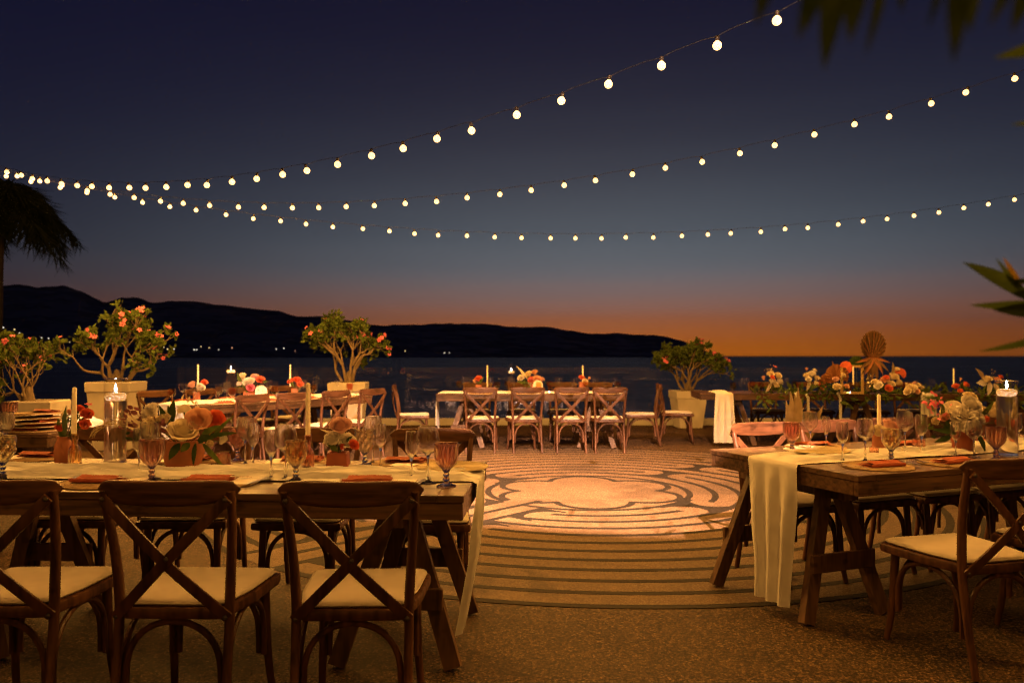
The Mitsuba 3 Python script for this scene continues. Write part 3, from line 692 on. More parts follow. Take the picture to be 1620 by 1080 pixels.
desert_rose((-2.55, 12.35, .85), 'leaning shrub with a few pink flowers in the tall white planter left of the centre', 1.36, 1.16, -.18, 25, leaves=20, nflower=20)
desert_rose((3.19, 14.35, .62), 'dense dark shrub with pink flowers in the white planter right of the centre table', 1.36, .95, -.02, 31, leaves=34, nflower=14)
desert_rose((-5.50, 9.0, .75), 'sparse bare-stemmed shrub with pink flowers at the left picture edge', 1.05, .80, -.12, 43, nmain=5, leaves=9, nflower=14, sparse=True)

def palm_tree():
    rng = np.random.default_rng(8); base = np.array([-14.75, 22.5, -6.0])
    key = numbered('palm_tree'); say(key, 'dark palm tree with drooping fronds at the left picture edge', 'palm tree')
    top = np.array([-14.62, 22.5, 5.75])
    path = spline([base, base + [0.05, 0, 5], top - [.05, 0, 1.4], top], 16)
    rings = 1 + .06 * (np.arange(16) % 2)
    scene[key + '__trunk'] = shape(sweep(path, .17, .17, 10, up=(0, 1, 0), taper=np.linspace(1.1, .8, 16) * rings), 'palm_bark')
    for i in range(34):
        a = 2 * np.pi * i * .381966 * 1.0 + rng.uniform(-.2, .2); el = rng.uniform(-.35, 1.2); L = rng.uniform(1.35, 2.0)
        t = np.linspace(0, 1, 14); hor = np.array([math.cos(a), math.sin(a), 0])
        rise = math.sin(el); run = math.cos(el)
        spine = top + np.outer(t * L * run + .1 * t, hor); spine[:, 2] += rise * L * t - (.72 + .4 * rng.random()) * L * .75 * t ** 2.3
        S = [sweep(spine, .012, .012, 5, up=(0.1, .2, 1), taper=np.linspace(1.6, .3, 14))]
        pos, dirs, size = [], [], []
        for u in np.linspace(.12, 1, 46):
            k = u * 13; j = min(int(k), 12); p = spine[j] + (spine[j + 1] - spine[j]) * (k - j); d = spine[j + 1] - spine[j]; d /= np.linalg.norm(d)
            side = np.cross(d, [0, 0, 1]); side /= np.linalg.norm(side)
            for s in (-1, 1):
                pos.append(p); dirs.append(side * s * .8 + d * .65 + np.array([0, 0, -.55 - .5 * rng.random()])); size.append(1.0 * (math.sin(math.pi * (.08 + .84 * u)) ** .6) * rng.uniform(.8, 1.1))
        leaf = leaf_mesh(1.0, .055, 0, .3, 5, .35)
        scene[numbered(key + '__frond')] = shape(join(S[0], scatter_leaves(leaf, np.array(pos), np.array(dirs), size, rng)), 'palm_green', False)
palm_tree()

def near_tree():
    """The narrow-leaved tree at the right that reaches into the picture close to the camera."""
    rng = np.random.default_rng(77)
    key = numbered('oleander_tree'); say(key, 'narrow-leaved tree whose blurred leaves reach in at the upper right and right edge', 'tree')
    trunk = spline([(1.42, .75, 0), (1.40, .78, .9), (1.36, .80, 1.5), (1.30, .80, 2.1), (1.2, .78, 2.5)], 14)
    scene[key + '__trunk'] = shape(sweep(trunk, .045, .045, 10, up=(0, 1, 0), taper=np.linspace(1.2, .5, 14)), 'bark')
    def twig(pts, r=.006): scene[numbered(key + '__branch')] = shape(sweep(spline(pts, 10), r, r, 6, up=(0, 1, 0), taper=np.linspace(1.2, .5, 10)), 'bark')
    def leaf(p, q, w, spin=0.0, m='leaf_oleander'):
        p, q = np.asarray(p, float), np.asarray(q, float); L = np.linalg.norm(q - p); d = (q - p) / L
        side = np.cross(d, [0.15, -1, .25]); side /= np.linalg.norm(side); up = np.cross(side, d)
        c, s = math.cos(spin), math.sin(spin); side, up = side * c + up * s, up * c - side * s
        lm = leaf_mesh(1.0, w / L, .06, .3, 9, .04); M = np.eye(4); M[:3, :3] = np.stack([side, d, up], 1) * L; M[:3, 3] = p
        lm.apply_transform(M); scene[numbered(key + '__leaf')] = shape(lm, m, True)
    # hanging leaves above
    Y = .50
    twig([(1.25, .79, 2.3), ray(1900, -420, .70), ray(1650, -260, .56), ray(1330, -150, Y)])
    for (x0, y0, x1, y1, w, dy) in ((1330, -120, 1262, 62, 44, 0), (1345, -120, 1302, 112, 46, .03), (1350, -100, 1345, 66, 46, -.02), (1400, -130, 1372, 88, 40, .04), (1250, -130, 1196, 40, 40, .02), (1300, -140, 1282, 46, 36, .05),
                                   (1500, -130, 1470, 44, 34, .02), (1530, -110, 1508, 98, 38, 0), (1540, -120, 1535, 52, 36, .04), (1620, -110, 1566, 42, 38, .02), (1660, -90, 1600, 50, 40, .05), (1440, -150, 1425, 20, 34, .03)):
        leaf(ray(x0, y0, Y + dy), ray(x1, y1, Y + dy + rng.normal(0, .01)), w / F * Y, rng.normal(0, .5), 'leaf_dark')
    leaf(ray(1700, 60, .8), ray(1573, 92, .78), 26 / F * .8, .5); leaf(ray(1700, 190, .9), ray(1600, 197, .9), 14 / F * .9, .4)
    # the spray at the right edge
    Y = 1.25
    twig([(1.36, .80, 1.55), ray(1760, 520, 1.1), ray(1700, 500, 1.2), ray(1640, 470, Y)], .008)
    for (x0, y0, x1, y1, w, sp, m) in ((1632, 472, 1524, 414, 26, .1, 'leaf_oleander'), (1640, 478, 1534, 483, 17, .9, 'leaf_oleander'), (1650, 492, 1572, 490, 22, .2, 'leaf_dark'), (1612, 462, 1576, 408, 9, .5, 'leaf_oleander'), (1618, 460, 1587, 406, 9, .6, 'leaf_yellow'),
                                      (1660, 452, 1604, 442, 14, .5, 'leaf_dark'), (1650, 470, 1600, 464, 20, .2, 'leaf_dark'), (1680, 524, 1549, 557, 15, .8, 'leaf_oleander')):
        leaf(ray(x0, y0, Y), ray(x1, y1, Y - .02), w / F * Y, sp, m)
    # the crown above and beside the frame
    pos = rng.normal(0, 1, (420, 3)) * [.45, .4, .35] + [1.35, .35, 2.75]
    keep = (pos[:, 2] > 2.25) & (np.abs(pos[:, 0]) > .3); pos = pos[keep]
    dirs = rng.normal(0, .6, (len(pos), 3)) + [0, 0, -.8]
    scene[key + '__crown'] = shape(scatter_leaves(leaf_mesh(1.0, .16, .05, .3, 6, .1), pos, dirs, rng.uniform(.1, .17, len(pos)), rng), 'leaf_oleander', False)
    say(key + '__crown', 'leafy crown above the frame', kind='stuff')
near_tree()
# ------------------------------------------------------------------ glassware
TOP = 0.767                                                          # table top height over the floor sheet
def wine_profile(h=.225, R=.042, thick=.0018, mouth=.86, foot=.036, bowl=.50, base=.0):
    zb = h * (1 - bowl); out = [(0, 0), (foot, 0), (foot + .0005, .0012), (foot * .8, .0028), (foot * .3, .0065), (.0060, .014), (.0042, .03), (.0040, zb * .6), (.0046, zb * .9), (.0085, zb + .003)]
    t = np.linspace(0, 1, 13)[1:]
    rr = lambda u: R * np.where(u < .45, np.sin(np.pi / 2 * np.minimum(u / .45, 1)) ** .72, 1 - (1 - mouth) * (np.maximum(u - .45, 0) / .55) ** 1.5)
    o = [(max(r, .0086), zb + .004 + (h - zb - .004) * u) for r, u in zip(rr(t), t)]
    i = [(max(r - thick, .002), z + (.002 if k == 0 else 0)) for k, (r, z) in enumerate(o)][::-1]
    return out + o + [(o[-1][0] - thick * .5, h + .0007)] + i + [(0, zb + .008)]
def glass_solid(prof, n=32, mod=None):
    return outward(lathe(prof, n, mod))
WINE = glass_solid(wine_profile())
FLUTE = glass_solid(wine_profile(.21, .0285, .0017, .84, .031, .58))
TULIP = glass_solid(wine_profile(.19, .0285, .0017, .95, .030, .58))
BIG_WINE = glass_solid(wine_profile(.228, .047, .0019, .80, .037, .53))
def goblet(kind, h=.165, R=.046):
    stem = [(0, 0), (.037, 0), (.0375, .003), (.030, .007), (.016, .013), (.0085, .020), (.013, .026), (.0135, .030), (.0075, .036), (.0115, .043), (.0120, .047), (.008, .053), (.014, .060)]
    zb = .060; t = np.linspace(0, 1, 16)[1:]
    prof = lambda u: R * (np.sin(np.pi / 2 * np.clip(u / .55, 0, 1)) ** .62 * .95 + .05 * u)
    o = [(float(prof(u)), zb + (h - zb) * u) for u in t]
    i = [(r - .0032, z + (.004 if k == 0 else 0)) for k, (r, z) in enumerate(o)][::-1]
    i = [(max(r, .004), z) for r, z in i]
    ntop = len(stem) + len(o)
    allp = stem + o + [(o[-1][0] - .0016, h + .0012)] + i + [(0, zb + .009)]
    outer = {round(z, 5): r for r, z in o}
    def mod(r, z, a):
        if z < zb + .006 or outer.get(round(z, 5)) != r: return r
        u = (z - zb) / (h - zb)
        if u > .93: return r + .0016 * (.5 + .5 * math.cos(a * 20))
        if kind == 'rib': return r + .0018 * math.cos(a * 16) * min(1, (1 - u) * 5)
        k = 9; return r + .0034 * (abs(math.sin(a * k / 2 + u * 7)) * abs(math.sin(a * k / 2 - u * 7)) - .4)
    return glass_solid(allp, 72, mod)
GOB_RIB, GOB_DIA = goblet('rib'), goblet('diamond')
rngg = np.random.default_rng(11)
def stemware(m, name, mat_, label, cat, x, y, h, h0, group=None):
    p = at(x, y, TOP); s = h / h0
    return thing(name, label, cat, (m, mat_, 35), (p[0], p[1], TOP - .0005), float(rngg.uniform(0, 360)), s, group)
def wine(x, y, top, label): p = at(x, y, TOP); stemware(WINE, 'wine_glass', 'glass', label, 'wine glass', x, y, np.clip((y - top) / F * p[1], .19, .235), .225)
def big(x, y, top, label): p = at(x, y, TOP); stemware(BIG_WINE, 'wine_glass', 'glass', label, 'wine glass', x, y, np.clip((y - top) / F * p[1], .19, .24), .228)
def flute(x, y, top, label, m=FLUTE, h0=.21): p = at(x, y, TOP); stemware(m, 'champagne_flute', 'glass', label, 'champagne flute', x, y, np.clip((y - top) / F * p[1], .17, .22), h0)
def gob(x, y, top, kind, mat_, label): p = at(x, y, TOP); stemware(GOB_RIB if kind == 'rib' else GOB_DIA, 'water_goblet', mat_, label, 'goblet', x, y, np.clip((y - top) / F * p[1], .15, .188), .165)
# front left table
gob(4, 757, 690, 'diamond', 'gold_glass', 'gold diamond-cut goblet cut off by the left picture edge on the front left table')
wine(8, 722, 640, 'clear wine glass at the left picture edge behind the gold goblet')
flute(220, 751, 677, 'clear champagne flute beside the cylinder vase on the front left table')
wine(236, 750, 667, 'clear wine glass just behind the mauve goblet on the front left table')
gob(240, 763, 695, 'rib', 'mauve_glass', 'mauve ribbed goblet in front of the flower centrepiece on the front left table')
gob(376, 728, 677, 'diamond', 'pink_glass', 'pink goblet right of the flower centrepiece on the front left table')
wine(388, 735, 658, 'clear wine glass between the pink goblet and a flute on the front left table')
flute(400, 738, 669, 'clear champagne flute right of the pink goblet on the front left table')
flute(429, 757, 680, 'clear champagne flute left of the amber goblet on the front left table')
big(452, 757, 672, 'large clear wine glass directly behind the amber goblet on the front left table')
gob(468, 761, 697, 'diamond', 'amber_glass', 'amber diamond-cut goblet above the right chair back on the front left table')
gob(577, 738, 680, 'diamond', 'gold_glass', 'gold diamond-cut goblet right of the terracotta pot with one rose')
wine(590, 733, 657, 'clear wine glass behind the gold goblet near the terracotta pot with one rose')
flute(602, 739, 671, 'clear champagne flute right of the gold goblet near the terracotta pot with one rose')
flute(651, 759, 682, 'clear champagne flute near the right end of the front left table')
big(677, 763, 674, 'large clear wine glass beside the mauve goblet, right end of front left table')
gob(706, 769, 701, 'rib', 'mauve_glass', 'mauve ribbed goblet standing nearest the right end of the front left table')
gob(15, 676, 622, 'rib', 'pink_glass', 'pink ribbed goblet on the side table at the left picture edge')
# front right table
gob(1253, 716, 668, 'rib', 'pink_glass', 'rose pink ribbed goblet at the left end of the front right table')
wine(1282, 714, 651, 'tall clear wine glass right of the rose pink goblet on the front right table')
flute(1307, 710, 659, 'clear champagne flute between two wine glasses before the bright chair back')
flute(1333, 729, 668, 'short clear flute over the straw mat on the front right table', TULIP, .19)
big(1369, 729, 662, 'round clear wine glass left of the terracotta pot with two roses')
gob(1410, 731, 679, 'diamond', 'gold_glass', 'gold diamond-cut goblet in front of the terracotta pot with two roses')
wine(1432, 718, 648, 'clear wine glass right of the gold goblet on the front right table')
flute(1458, 717, 656, 'clear champagne flute left of the white flower centrepiece', TULIP, .19)
flute(1512, 721, 668, 'clear champagne flute in front of the white flower centrepiece')
big(1541, 723, 665, 'clear wine glass in front of the white flower centrepiece, left of the mauve goblet')
gob(1576, 728, 675, 'rib', 'mauve_glass', 'mauve ribbed goblet in front of the floating candle vase at the right')
flute(1610, 709, 655, 'clear champagne flute at the right picture edge behind the floating candle vase')

# ------------------------------------------------------------------ candles
def taper_mesh(h, r, seed):
    rng = np.random.default_rng(seed); z = np.linspace(0, h, 12)
    def mod(rr, zz, a): return rr * (1 + .10 * max(0, math.sin(a * 2 + seed)) * max(0, math.sin(zz * 55 + a)) ** 3)
    return outward(lathe([(0, 0)] + [(r * (1.04 - .16 * q / h), q) for q in z] + [(r * .45, h + .004), (0, h + .005)], 14, mod))
def taper(x, y0, y1, Y, label, r=.0115, lean=0.0):
    p = ray(x, y0, Y); h = (y0 - y1) / F * Y; m = taper_mesh(h, r, int(x) % 7)
    w = sweep([(0, 0, h), (.001, 0, h + .006), (.003, 0, h + .011)], .0008, .0008, 5, up=(0, 1, 0))
    k = thing('taper_candle', label, 'candle', [('wax', m, 'wax', 40), ('wick', w, 'dark_metal', 40)], p)
    return k
FLAME_MESH = outward(lathe([(0, 0), (.0035, .002), (.0052, .007), (.0046, .014), (.0028, .022), (.001, .029), (0, .032)], 12))
def floating_vase(x, ybase, ytop, yc, label, clabel, R=.052, near=True):
    p = at(x, ybase, TOP); Y = p[1]; h = (ybase - ytop) / F * Y; lvl = (ybase - yc) / F * Y
    if near:
        tube_ = glass_solid([(0, 0), (R, 0), (R, h), (R - .0018, h + .001), (R - .003, h), (R - .003, .012), (0, .012)], 40)
        water = outward(lathe([(0, .0125), (R - .0034, .0125), (R - .0034, lvl), (0, lvl)], 40))
        parts = [('cylinder', lathe([(0, .006), (R, .006), (R, h)], 40), 'thin_glass', 35), ('base', outward(lathe([(0, 0), (R, 0), (R, .0055), (0, .0055)], 40)), 'glass', 35), ('rim', outward(lathe([(R + .0032 * math.cos(t), h + .0034 * math.sin(t)) for t in np.linspace(0, 2 * math.pi, 9)], 40)), 'glass', 35), ('water', water, 'water', 35)]
    else:
        parts = [('cylinder', lathe([(0, .004), (R, .004), (R, h)], 20), 'thin_glass', 35)]
    thing('cylinder_vase', label, 'vase', parts, (p[0], p[1], TOP))
    rc = R - .003
    wax = outward(lathe([(0, -.013), (rc * .86, -.013), (rc, .003), (rc, .014), (rc * .86, .022), (rc * .4, .026), (0, .024)], 28))
    wick = sweep([(0, 0, .023), (0, 0, .029), (.001, 0, .033)], .0009, .0009, 5, up=(0, 1, 0))
    key = numbered('floating_candle'); say(key, clabel, 'candle')
    M = X((p[0], p[1], TOP + lvl + .0008 + .014 * near))
    scene[key + '__wax'] = {**shape(wax, 'wax_glow', 40), 'to_world': M}; scene[key + '__wick'] = {**shape(wick, 'dark_metal'), 'to_world': M}
    scene[key + '__flame'] = {**shape(FLAME_MESH, 'lamp_glass', True, FLAME, 3.0), 'to_world': M @ T4().translate([0, 0, .029]).scale(1.35)}
floating_vase(182, 734, 599, 634, 'tall clear cylinder vase of water with a lit candle on the front left table', 'lit floating candle in the tall cylinder vase on the front left table')
floating_vase(1594, 721, 603, 627, 'tall clear cylinder vase of water with a lit candle on the front right table', 'lit floating candle in the tall cylinder vase on the front right table')
floating_vase(365, 634, 575, 588, 'distant cylinder vase with a lit candle on the middle left table', 'lit candle in the cylinder vase on the middle left table', near=False)
floating_vase(809, 619, 575, 589, 'distant cylinder vase with a lit candle on the centre table', 'lit candle in the cylinder vase on the centre table', near=False)
taper(117, 688, 614, 3.83, 'unlit cream taper candle standing by the coral flowers on the front left table', .0125)
taper(487, 690, 607, 3.66, 'unlit cream taper candle with wax drips in the middle of the front left table', .0115)
taper(1391, 693, 625, 4.5, 'unlit cream taper candle beside the terracotta pot on the front right table', .0115)
taper(313, 618, 577, 9.3, 'distant unlit taper candle by the pink flowers on the middle left table')
taper(459, 611, 577, 10.2, 'distant unlit taper candle by the coral flowers on the middle left table')
taper(771, 612, 578, 11.5, 'distant unlit taper candle left of the lit candle on the centre table')
taper(922, 608, 578, 11.5, 'distant unlit taper candle at the right half of the centre table')
taper(1350, 608, 580, 11.0, 'distant unlit taper candle inside the gold frame on the far right table')
taper(1509, 612, 583, 11.0, 'distant unlit taper candle on the right half of the far right table')
def bottle_holder(x, yb, yt, Y, label, mat_):
    h = (yb - yt) / F * Y; p = ray(x, yb, Y)
    def mod(r, z, a): return r * (1 + .035 * math.cos(a * 14)) if z < .5 * h and r > .012 else r
    prof = [(0, 0), (.026, 0), (.028, .004), (.029, h * .45), (.024, h * .58), (.0150, h * .66), (.0140, h * .80), (.0175, h * .84), (.0175, h), (.0135, h), (.0135, h * .84), (.011, h * .80), (.011, h * .66), (.020, h * .56), (.025, h * .44), (.024, .008), (0, .007)]
    thing('candle_holder', label, 'candle holder', (glass_solid(prof, 56, mod), mat_, 35), (p[0], p[1], TOP))
bottle_holder(118, 739, 687, 3.83, 'ribbed amber glass bottle holding a taper candle before the terracotta vase', 'amber_glass')
bottle_holder(487, 747, 689, 3.66, 'ribbed pinkish glass bottle holding a taper candle in the middle of the front left table', 'pink_glass')
def votive(x, y, s, label, lit=False):
    p = at(x, y, TOP); R, h = .030 * s, .052 * s
    m = glass_solid([(0, 0), (R * .92, 0), (R, .003), (R, h), (R - .0012, h + .0008), (R - .0025, h), (R - .0025, .007), (0, .007)], 28)
    thing('votive_cup', label, 'votive', [('cup', m, 'pink_glass', 35), ('wax', outward(lathe([(0, .008), (R - .004, .008), (R - .004, h * .55), (0, h * .5)], 20)), 'wax', 40)], (p[0], p[1], TOP))
votive(1454, 711, 1.15, 'small dark red glass votive left of the white flower centrepiece')
votive(354, 735, 1.1, 'small pink glass votive cup behind the flower centrepiece on the front left table')
votive(1383, 719, .8, 'small pink glass holder under the taper candle on the front right table')
taper_base = None

# ------------------------------------------------------------------ flowers in pots
def pot_round(x, yb, yt, w, Y, label, kind='bowl', m='terracotta', name='flower_pot'):
    p = ray(x, yb, Y); h = (yb - yt) / F * Y; R = w / 2 / F * Y
    prof = {'bowl': [(0, 0), (R * .72, 0), (R * .80, h * .05), (R * .98, h * .55), (R, h * .8), (R * .93, h), (R * .85, h), (R * .86, h * .8), (0, h * .75)],
            'jug': [(0, 0), (R * .80, 0), (R * .90, h * .05), (R, h * .40), (R * .98, h * .62), (R * .80, h * .80), (R * .68, h * .88), (R * .74, h), (R * .62, h), (R * .58, h * .88), (0, h * .80)],
            'cone': [(0, 0), (R * .98, 0), (R, h * .03), (R * .86, h), (R * .78, h), (R * .80, h * .85), (0, h * .82)]}[kind]
    thing(name, label, 'pot' if 'pot' in name else 'vase', (outward(lathe(prof, 32)), m, 40), (p[0], p[1], TOP))
def pot_square(x, yb, yt, w, Y, label):
    p = ray(x, yb, Y); h = (yb - yt) / F * Y; R = w / 2 / F * Y
    def ring(r, z): return [(-r, -r, z), (r, -r, z), (r, r, z), (-r, r, z)]
    rs = [ring(R, 0), ring(R * .88, h), ring(R * .80, h), ring(R * .80, h * .85)]
    v = np.array([q for r_ in rs for q in r_]); m = outward(mesh(v, grid_faces(4, 4, True) + [[0, 2, 1], [0, 3, 2], [12, 13, 14], [12, 14, 15]]))
    thing('flower_pot', label, 'pot', (m, 'rust_glaze', False), (p[0], p[1], TOP), 3)
rngf = np.random.default_rng(21)
NAMES = {'rose': ROSE, 'ruffled_bloom': RUFFLE, 'bud': [BUD], 'small_bloom': [OPEN5]}
def bouquet(label, x0, y0, Y, items, cat='bouquet', name='bouquet'):
    """Flowers given by their pixel, a depth offset and a size in pixels; each bloom, leaf and stem is a part."""
    key = numbered(name); say(key, label, cat); root = ray(x0, y0, Y)
    stems = []
    for it in items:
        kind, x, y, dy, size, m = it[:6]; q = ray(x, y, Y + dy); r = size / 2 / F * Y
        d = (q - root) * [1, 1, .8] + np.array([0, -.5, .35]) * np.linalg.norm(q - root) * (1.0 if kind != 'leaf' else 0)
        if kind in NAMES:
            b = NAMES[kind][rngf.integers(len(NAMES[kind]))]
            d = d / np.linalg.norm(d) + rngf.normal(0, .16, 3)
            scene[numbered(f'{key}__{kind}')] = shape(aim(b, d, q, r * 1.05, rngf.uniform(0, 6)), m, True)
            stems.append(sweep(spline([root, (root + q) / 2 + [0, 0, .02], q - d / np.linalg.norm(d) * r * .3], 5), .0022, .0022, 5, up=(.3, .9, .1)))
        elif kind in ('leaf', 'blade', 'round_leaf'):
            x2, y2 = it[6], it[7]; e = ray(x2, y2, Y + dy - .03); L = np.linalg.norm(e - q); dd = (e - q) / L
            side = np.cross(dd, [.1, -1, .3]); side /= np.linalg.norm(side); up = np.cross(side, dd); M = np.eye(4)
            M[:3, :3] = np.stack([side * size / F * Y / {'leaf': .34, 'blade': .10, 'round_leaf': .62}[kind], dd * L, up * L], 1); M[:3, 3] = q
            lm = {'leaf': LEAF, 'blade': BLADE, 'round_leaf': ROUND_LEAF}[kind].copy(); lm.apply_transform(M)
            scene[numbered(f'{key}__leaf')] = shape(lm, m, True)
        elif kind == 'sprig':                                         # many small leaves or berries round a point
            n = it[6]; pos = q + rngf.normal(0, 1, (n, 3)) * r * .6
            scene[numbered(f'{key}__sprig')] = shape(scatter_leaves(ROUND_LEAF if m.startswith(('petal', 'leaf')) else LEAF, pos, rngf.normal(0, .7, (n, 3)) + d / np.linalg.norm(d), rngf.uniform(.25, .5, n) * r * 1.6, rngf), m, False); say(list(scene)[-1], kind='stuff')
            stems.append(sweep(spline([root, (root + q) / 2, q], 5), .0014, .0014, 5, up=(.3, .9, .1)))
        elif kind == 'fan':                                           # a pleated dried palm fan on a stem
            n = 26; a = np.linspace(-1.9, 1.9, n); v = [[0, 0, 0]]
            for k, t in enumerate(a):
                rr = r * (1 - .10 * (abs(t) / 1.9) ** 3); v += [[rr * math.sin(t), (.07 if k % 2 else -.02) * r, rr * math.cos(t)]]
            mm = mesh(v, [[0, k + 1, k + 2] for k in range(n - 1)]); tl = it[6] if len(it) > 6 else 0.0
            mm = moved(mm, q, tl[1] if isinstance(tl, tuple) else 0.0, ry=tl[0] if isinstance(tl, tuple) else tl)
            scene[numbered(f'{key}__palm_fan')] = shape(mm, m, False)
            stems.append(sweep(spline([root, (root + q) / 2, q], 5), .003, .003, 5, up=(.3, .9, .1)))
    if stems: scene[key + '__stem'] = shape(join(*stems), 'leaf_dark_solid', 40)
    return key


pot_round(100, 735, 692, 27, 3.93, 'terracotta jug vase with coral flowers at the left of the front left table', 'jug', name='flower_vase')
bouquet('small bunch of coral and pale flowers in the terracotta jug vase', 100, 705, 3.93, [
    ('ruffled_bloom', 137, 655, -.02, 19, 'petal_coral'), ('ruffled_bloom', 134, 671, -.04, 16, 'petal_coral'), ('rose', 126, 646, .02, 14, 'petal_coral'), ('rose', 95, 677, -.03, 16, 'petal_coral'),
    ('small_bloom', 140, 640, 0, 12, 'petal_pink'), ('bud', 110, 652, .02, 12, 'petal_peach'), ('sprig', 106, 668, 0, 24, 'leaf_eucalyptus', 26), ('sprig', 128, 662, .03, 26, 'leaf_dark', 22), ('sprig', 101, 655, .02, 18, 'petal_cream', 16),
    ('leaf', 104, 700, 0, 9, 'leaf_green', 92, 660), ('leaf', 108, 698, .02, 9, 'leaf_dark', 148, 650), ('leaf', 104, 690, -.02, 8, 'leaf_eucalyptus', 107, 640)])
pot_round(290, 741, 698, 64, 3.80, 'wide terracotta bowl pot holding the big flower centrepiece on the front left table', 'bowl')
bouquet('big flower centrepiece with white, peach and coral roses on the front left table', 290, 712, 3.80, [
    ('rose', 289, 682, -.09, 44, 'petal_cream'), ('rose', 314, 664, -.05, 38, 'petal_peach'), ('rose', 342, 662, 0, 30, 'petal_coral'), ('rose', 338, 680, -.03, 26, 'petal_coral'), ('ruffled_bloom', 239, 652, .03, 30, 'petal_white'),
    ('ruffled_bloom', 258, 664, -.03, 24, 'petal_cream'), ('ruffled_bloom', 235, 673, -.05, 30, 'petal_cream'), ('bud', 262, 655, 0, 18, 'petal_white'), ('bud', 352, 696, -.04, 20, 'petal_white'), ('bud', 330, 702, -.06, 18, 'petal_cream'), ('rose', 304, 690, .02, 24, 'petal_blush'),
    ('sprig', 258, 682, -.05, 30, 'petal_purple', 40), ('sprig', 217, 662, .03, 34, 'petal_purple', 30), ('sprig', 248, 670, .0, 20, 'petal_purple', 20), ('sprig', 297, 650, .04, 32, 'dried_white', 26), ('sprig', 225, 690, 0, 30, 'leaf_dark', 24),
    ('leaf', 272, 668, .0, 12, 'leaf_dark', 277, 630), ('leaf', 275, 668, .02, 9, 'leaf_dark', 266, 640), ('leaf', 270, 676, 0, 10, 'leaf_dark', 252, 640), ('fan', 292, 652, .05, 26, 'dried_white', .15), ('blade', 330, 700, -.05, 7, 'leaf_green', 362, 658),
    ('blade', 322, 692, -.06, 8, 'leaf_dark', 368, 682), ('blade', 320, 700, -.07, 8, 'leaf_green', 352, 738), ('blade', 310, 700, -.08, 7, 'leaf_dark', 303, 735), ('leaf', 285, 700, -.1, 13, 'leaf_dark', 268, 728), ('leaf', 318, 690, -.08, 11, 'leaf_green', 352, 672), ('leaf', 312, 697, -.08, 12, 'leaf_dark', 340, 690),
    ('leaf', 255, 695, -.05, 12, 'leaf_green', 228, 700), ('leaf', 262, 700, -.08, 11, 'leaf_dark', 240, 712), ('leaf', 300, 700, -.1, 12, 'leaf_green', 286, 716), ('blade', 240, 690, -.05, 5, 'dried_white', 196, 672), ('blade', 240, 684, -.05, 5, 'dried_white', 190, 648)])
pot_square(535, 743, 715, 34, 3.72, 'small square terracotta pot with a pink rose and white carnations on the front left table')
bouquet('pink rose with white carnations and coral petals in the square pot', 535, 722, 3.72, [
    ('rose', 539, 674, -.02, 34, 'petal_blush'), ('ruffled_bloom', 526, 695, -.03, 28, 'petal_white'), ('ruffled_bloom', 547, 698, -.01, 28, 'petal_white'), ('rose', 559, 704, -.03, 18, 'petal_coral'), ('bud', 541, 707, -.04, 14, 'petal_coral'),
    ('leaf', 536, 714, -.03, 8, 'leaf_green', 516, 700), ('sprig', 520, 706, -.02, 16, 'leaf_eucalyptus', 14), ('leaf', 534, 712, 0, 8, 'leaf_dark', 560, 688), ('blade', 534, 690, .02, 4, 'dried_white', 508, 678)])
pot_round(1393, 718, 688, 26, 4.42, 'terracotta cone pot with a white and a dusty pink rose on the front right table', 'cone')
bouquet('white rose and dusty pink rose in the terracotta cone pot', 1393, 696, 4.42, [('rose', 1391, 683, -.02, 25, 'petal_cream'), ('rose', 1408, 675, .0, 28, 'petal_blush'), ('bud', 1380, 688, .02, 14, 'petal_white'), ('leaf', 1395, 694, 0, 7, 'leaf_green', 1414, 692)])
pot_round(1523, 712, 678, 34, 4.42, 'dark red pot holding the white flower centrepiece on the front right table', 'bowl', 'rust_glaze')
bouquet('tall flower centrepiece of white roses and a pleated fan on the front right table', 1523, 688, 4.42, [
    ('rose', 1535, 641, -.02, 34, 'petal_white'), ('ruffled_bloom', 1528, 657, -.05, 34, 'petal_white'), ('rose', 1545, 662, -.06, 24, 'petal_white'), ('ruffled_bloom', 1520, 672, -.06, 26, 'petal_white'), ('rose', 1534, 628, .02, 22, 'petal_cream'), ('ruffled_bloom', 1515, 660, -.04, 22, 'petal_white'),
    ('fan', 1508, 656, .02, 46, 'dried_white', -.15), ('rose', 1573, 652, 0, 26, 'petal_cream'), ('bud', 1574, 643, .01, 18, 'petal_cream'), ('bud', 1481, 667, -.02, 20, 'petal_cream'), ('rose', 1495, 660, -.02, 16, 'petal_peach'), ('rose', 1556, 648, .02, 14, 'petal_cream'), ('bud', 1558, 664, -.03, 16, 'petal_coral'), ('rose', 1580, 667, 0, 16, 'petal_coral'),
    ('sprig', 1477, 645, -.02, 26, 'petal_pink', 26), ('sprig', 1484, 638, 0, 14, 'petal_pink', 14), ('sprig', 1500, 648, -.03, 22, 'dried_white', 20), ('sprig', 1492, 672, 0, 30, 'leaf_dark', 24), ('sprig', 1560, 680, 0, 26, 'petal_purple', 18), ('sprig', 1468, 668, 0, 24, 'leaf_green', 20),
    ('leaf', 1515, 686, -.05, 9, 'leaf_dark', 1470, 680), ('leaf', 1545, 684, -.06, 9, 'leaf_dark', 1557, 716), ('leaf', 1505, 690, -.04, 9, 'leaf_dark', 1476, 700), ('leaf', 1550, 660, .02, 7, 'leaf_green', 1572, 632), ('leaf', 1490, 660, 0, 8, 'leaf_green', 1488, 635)])
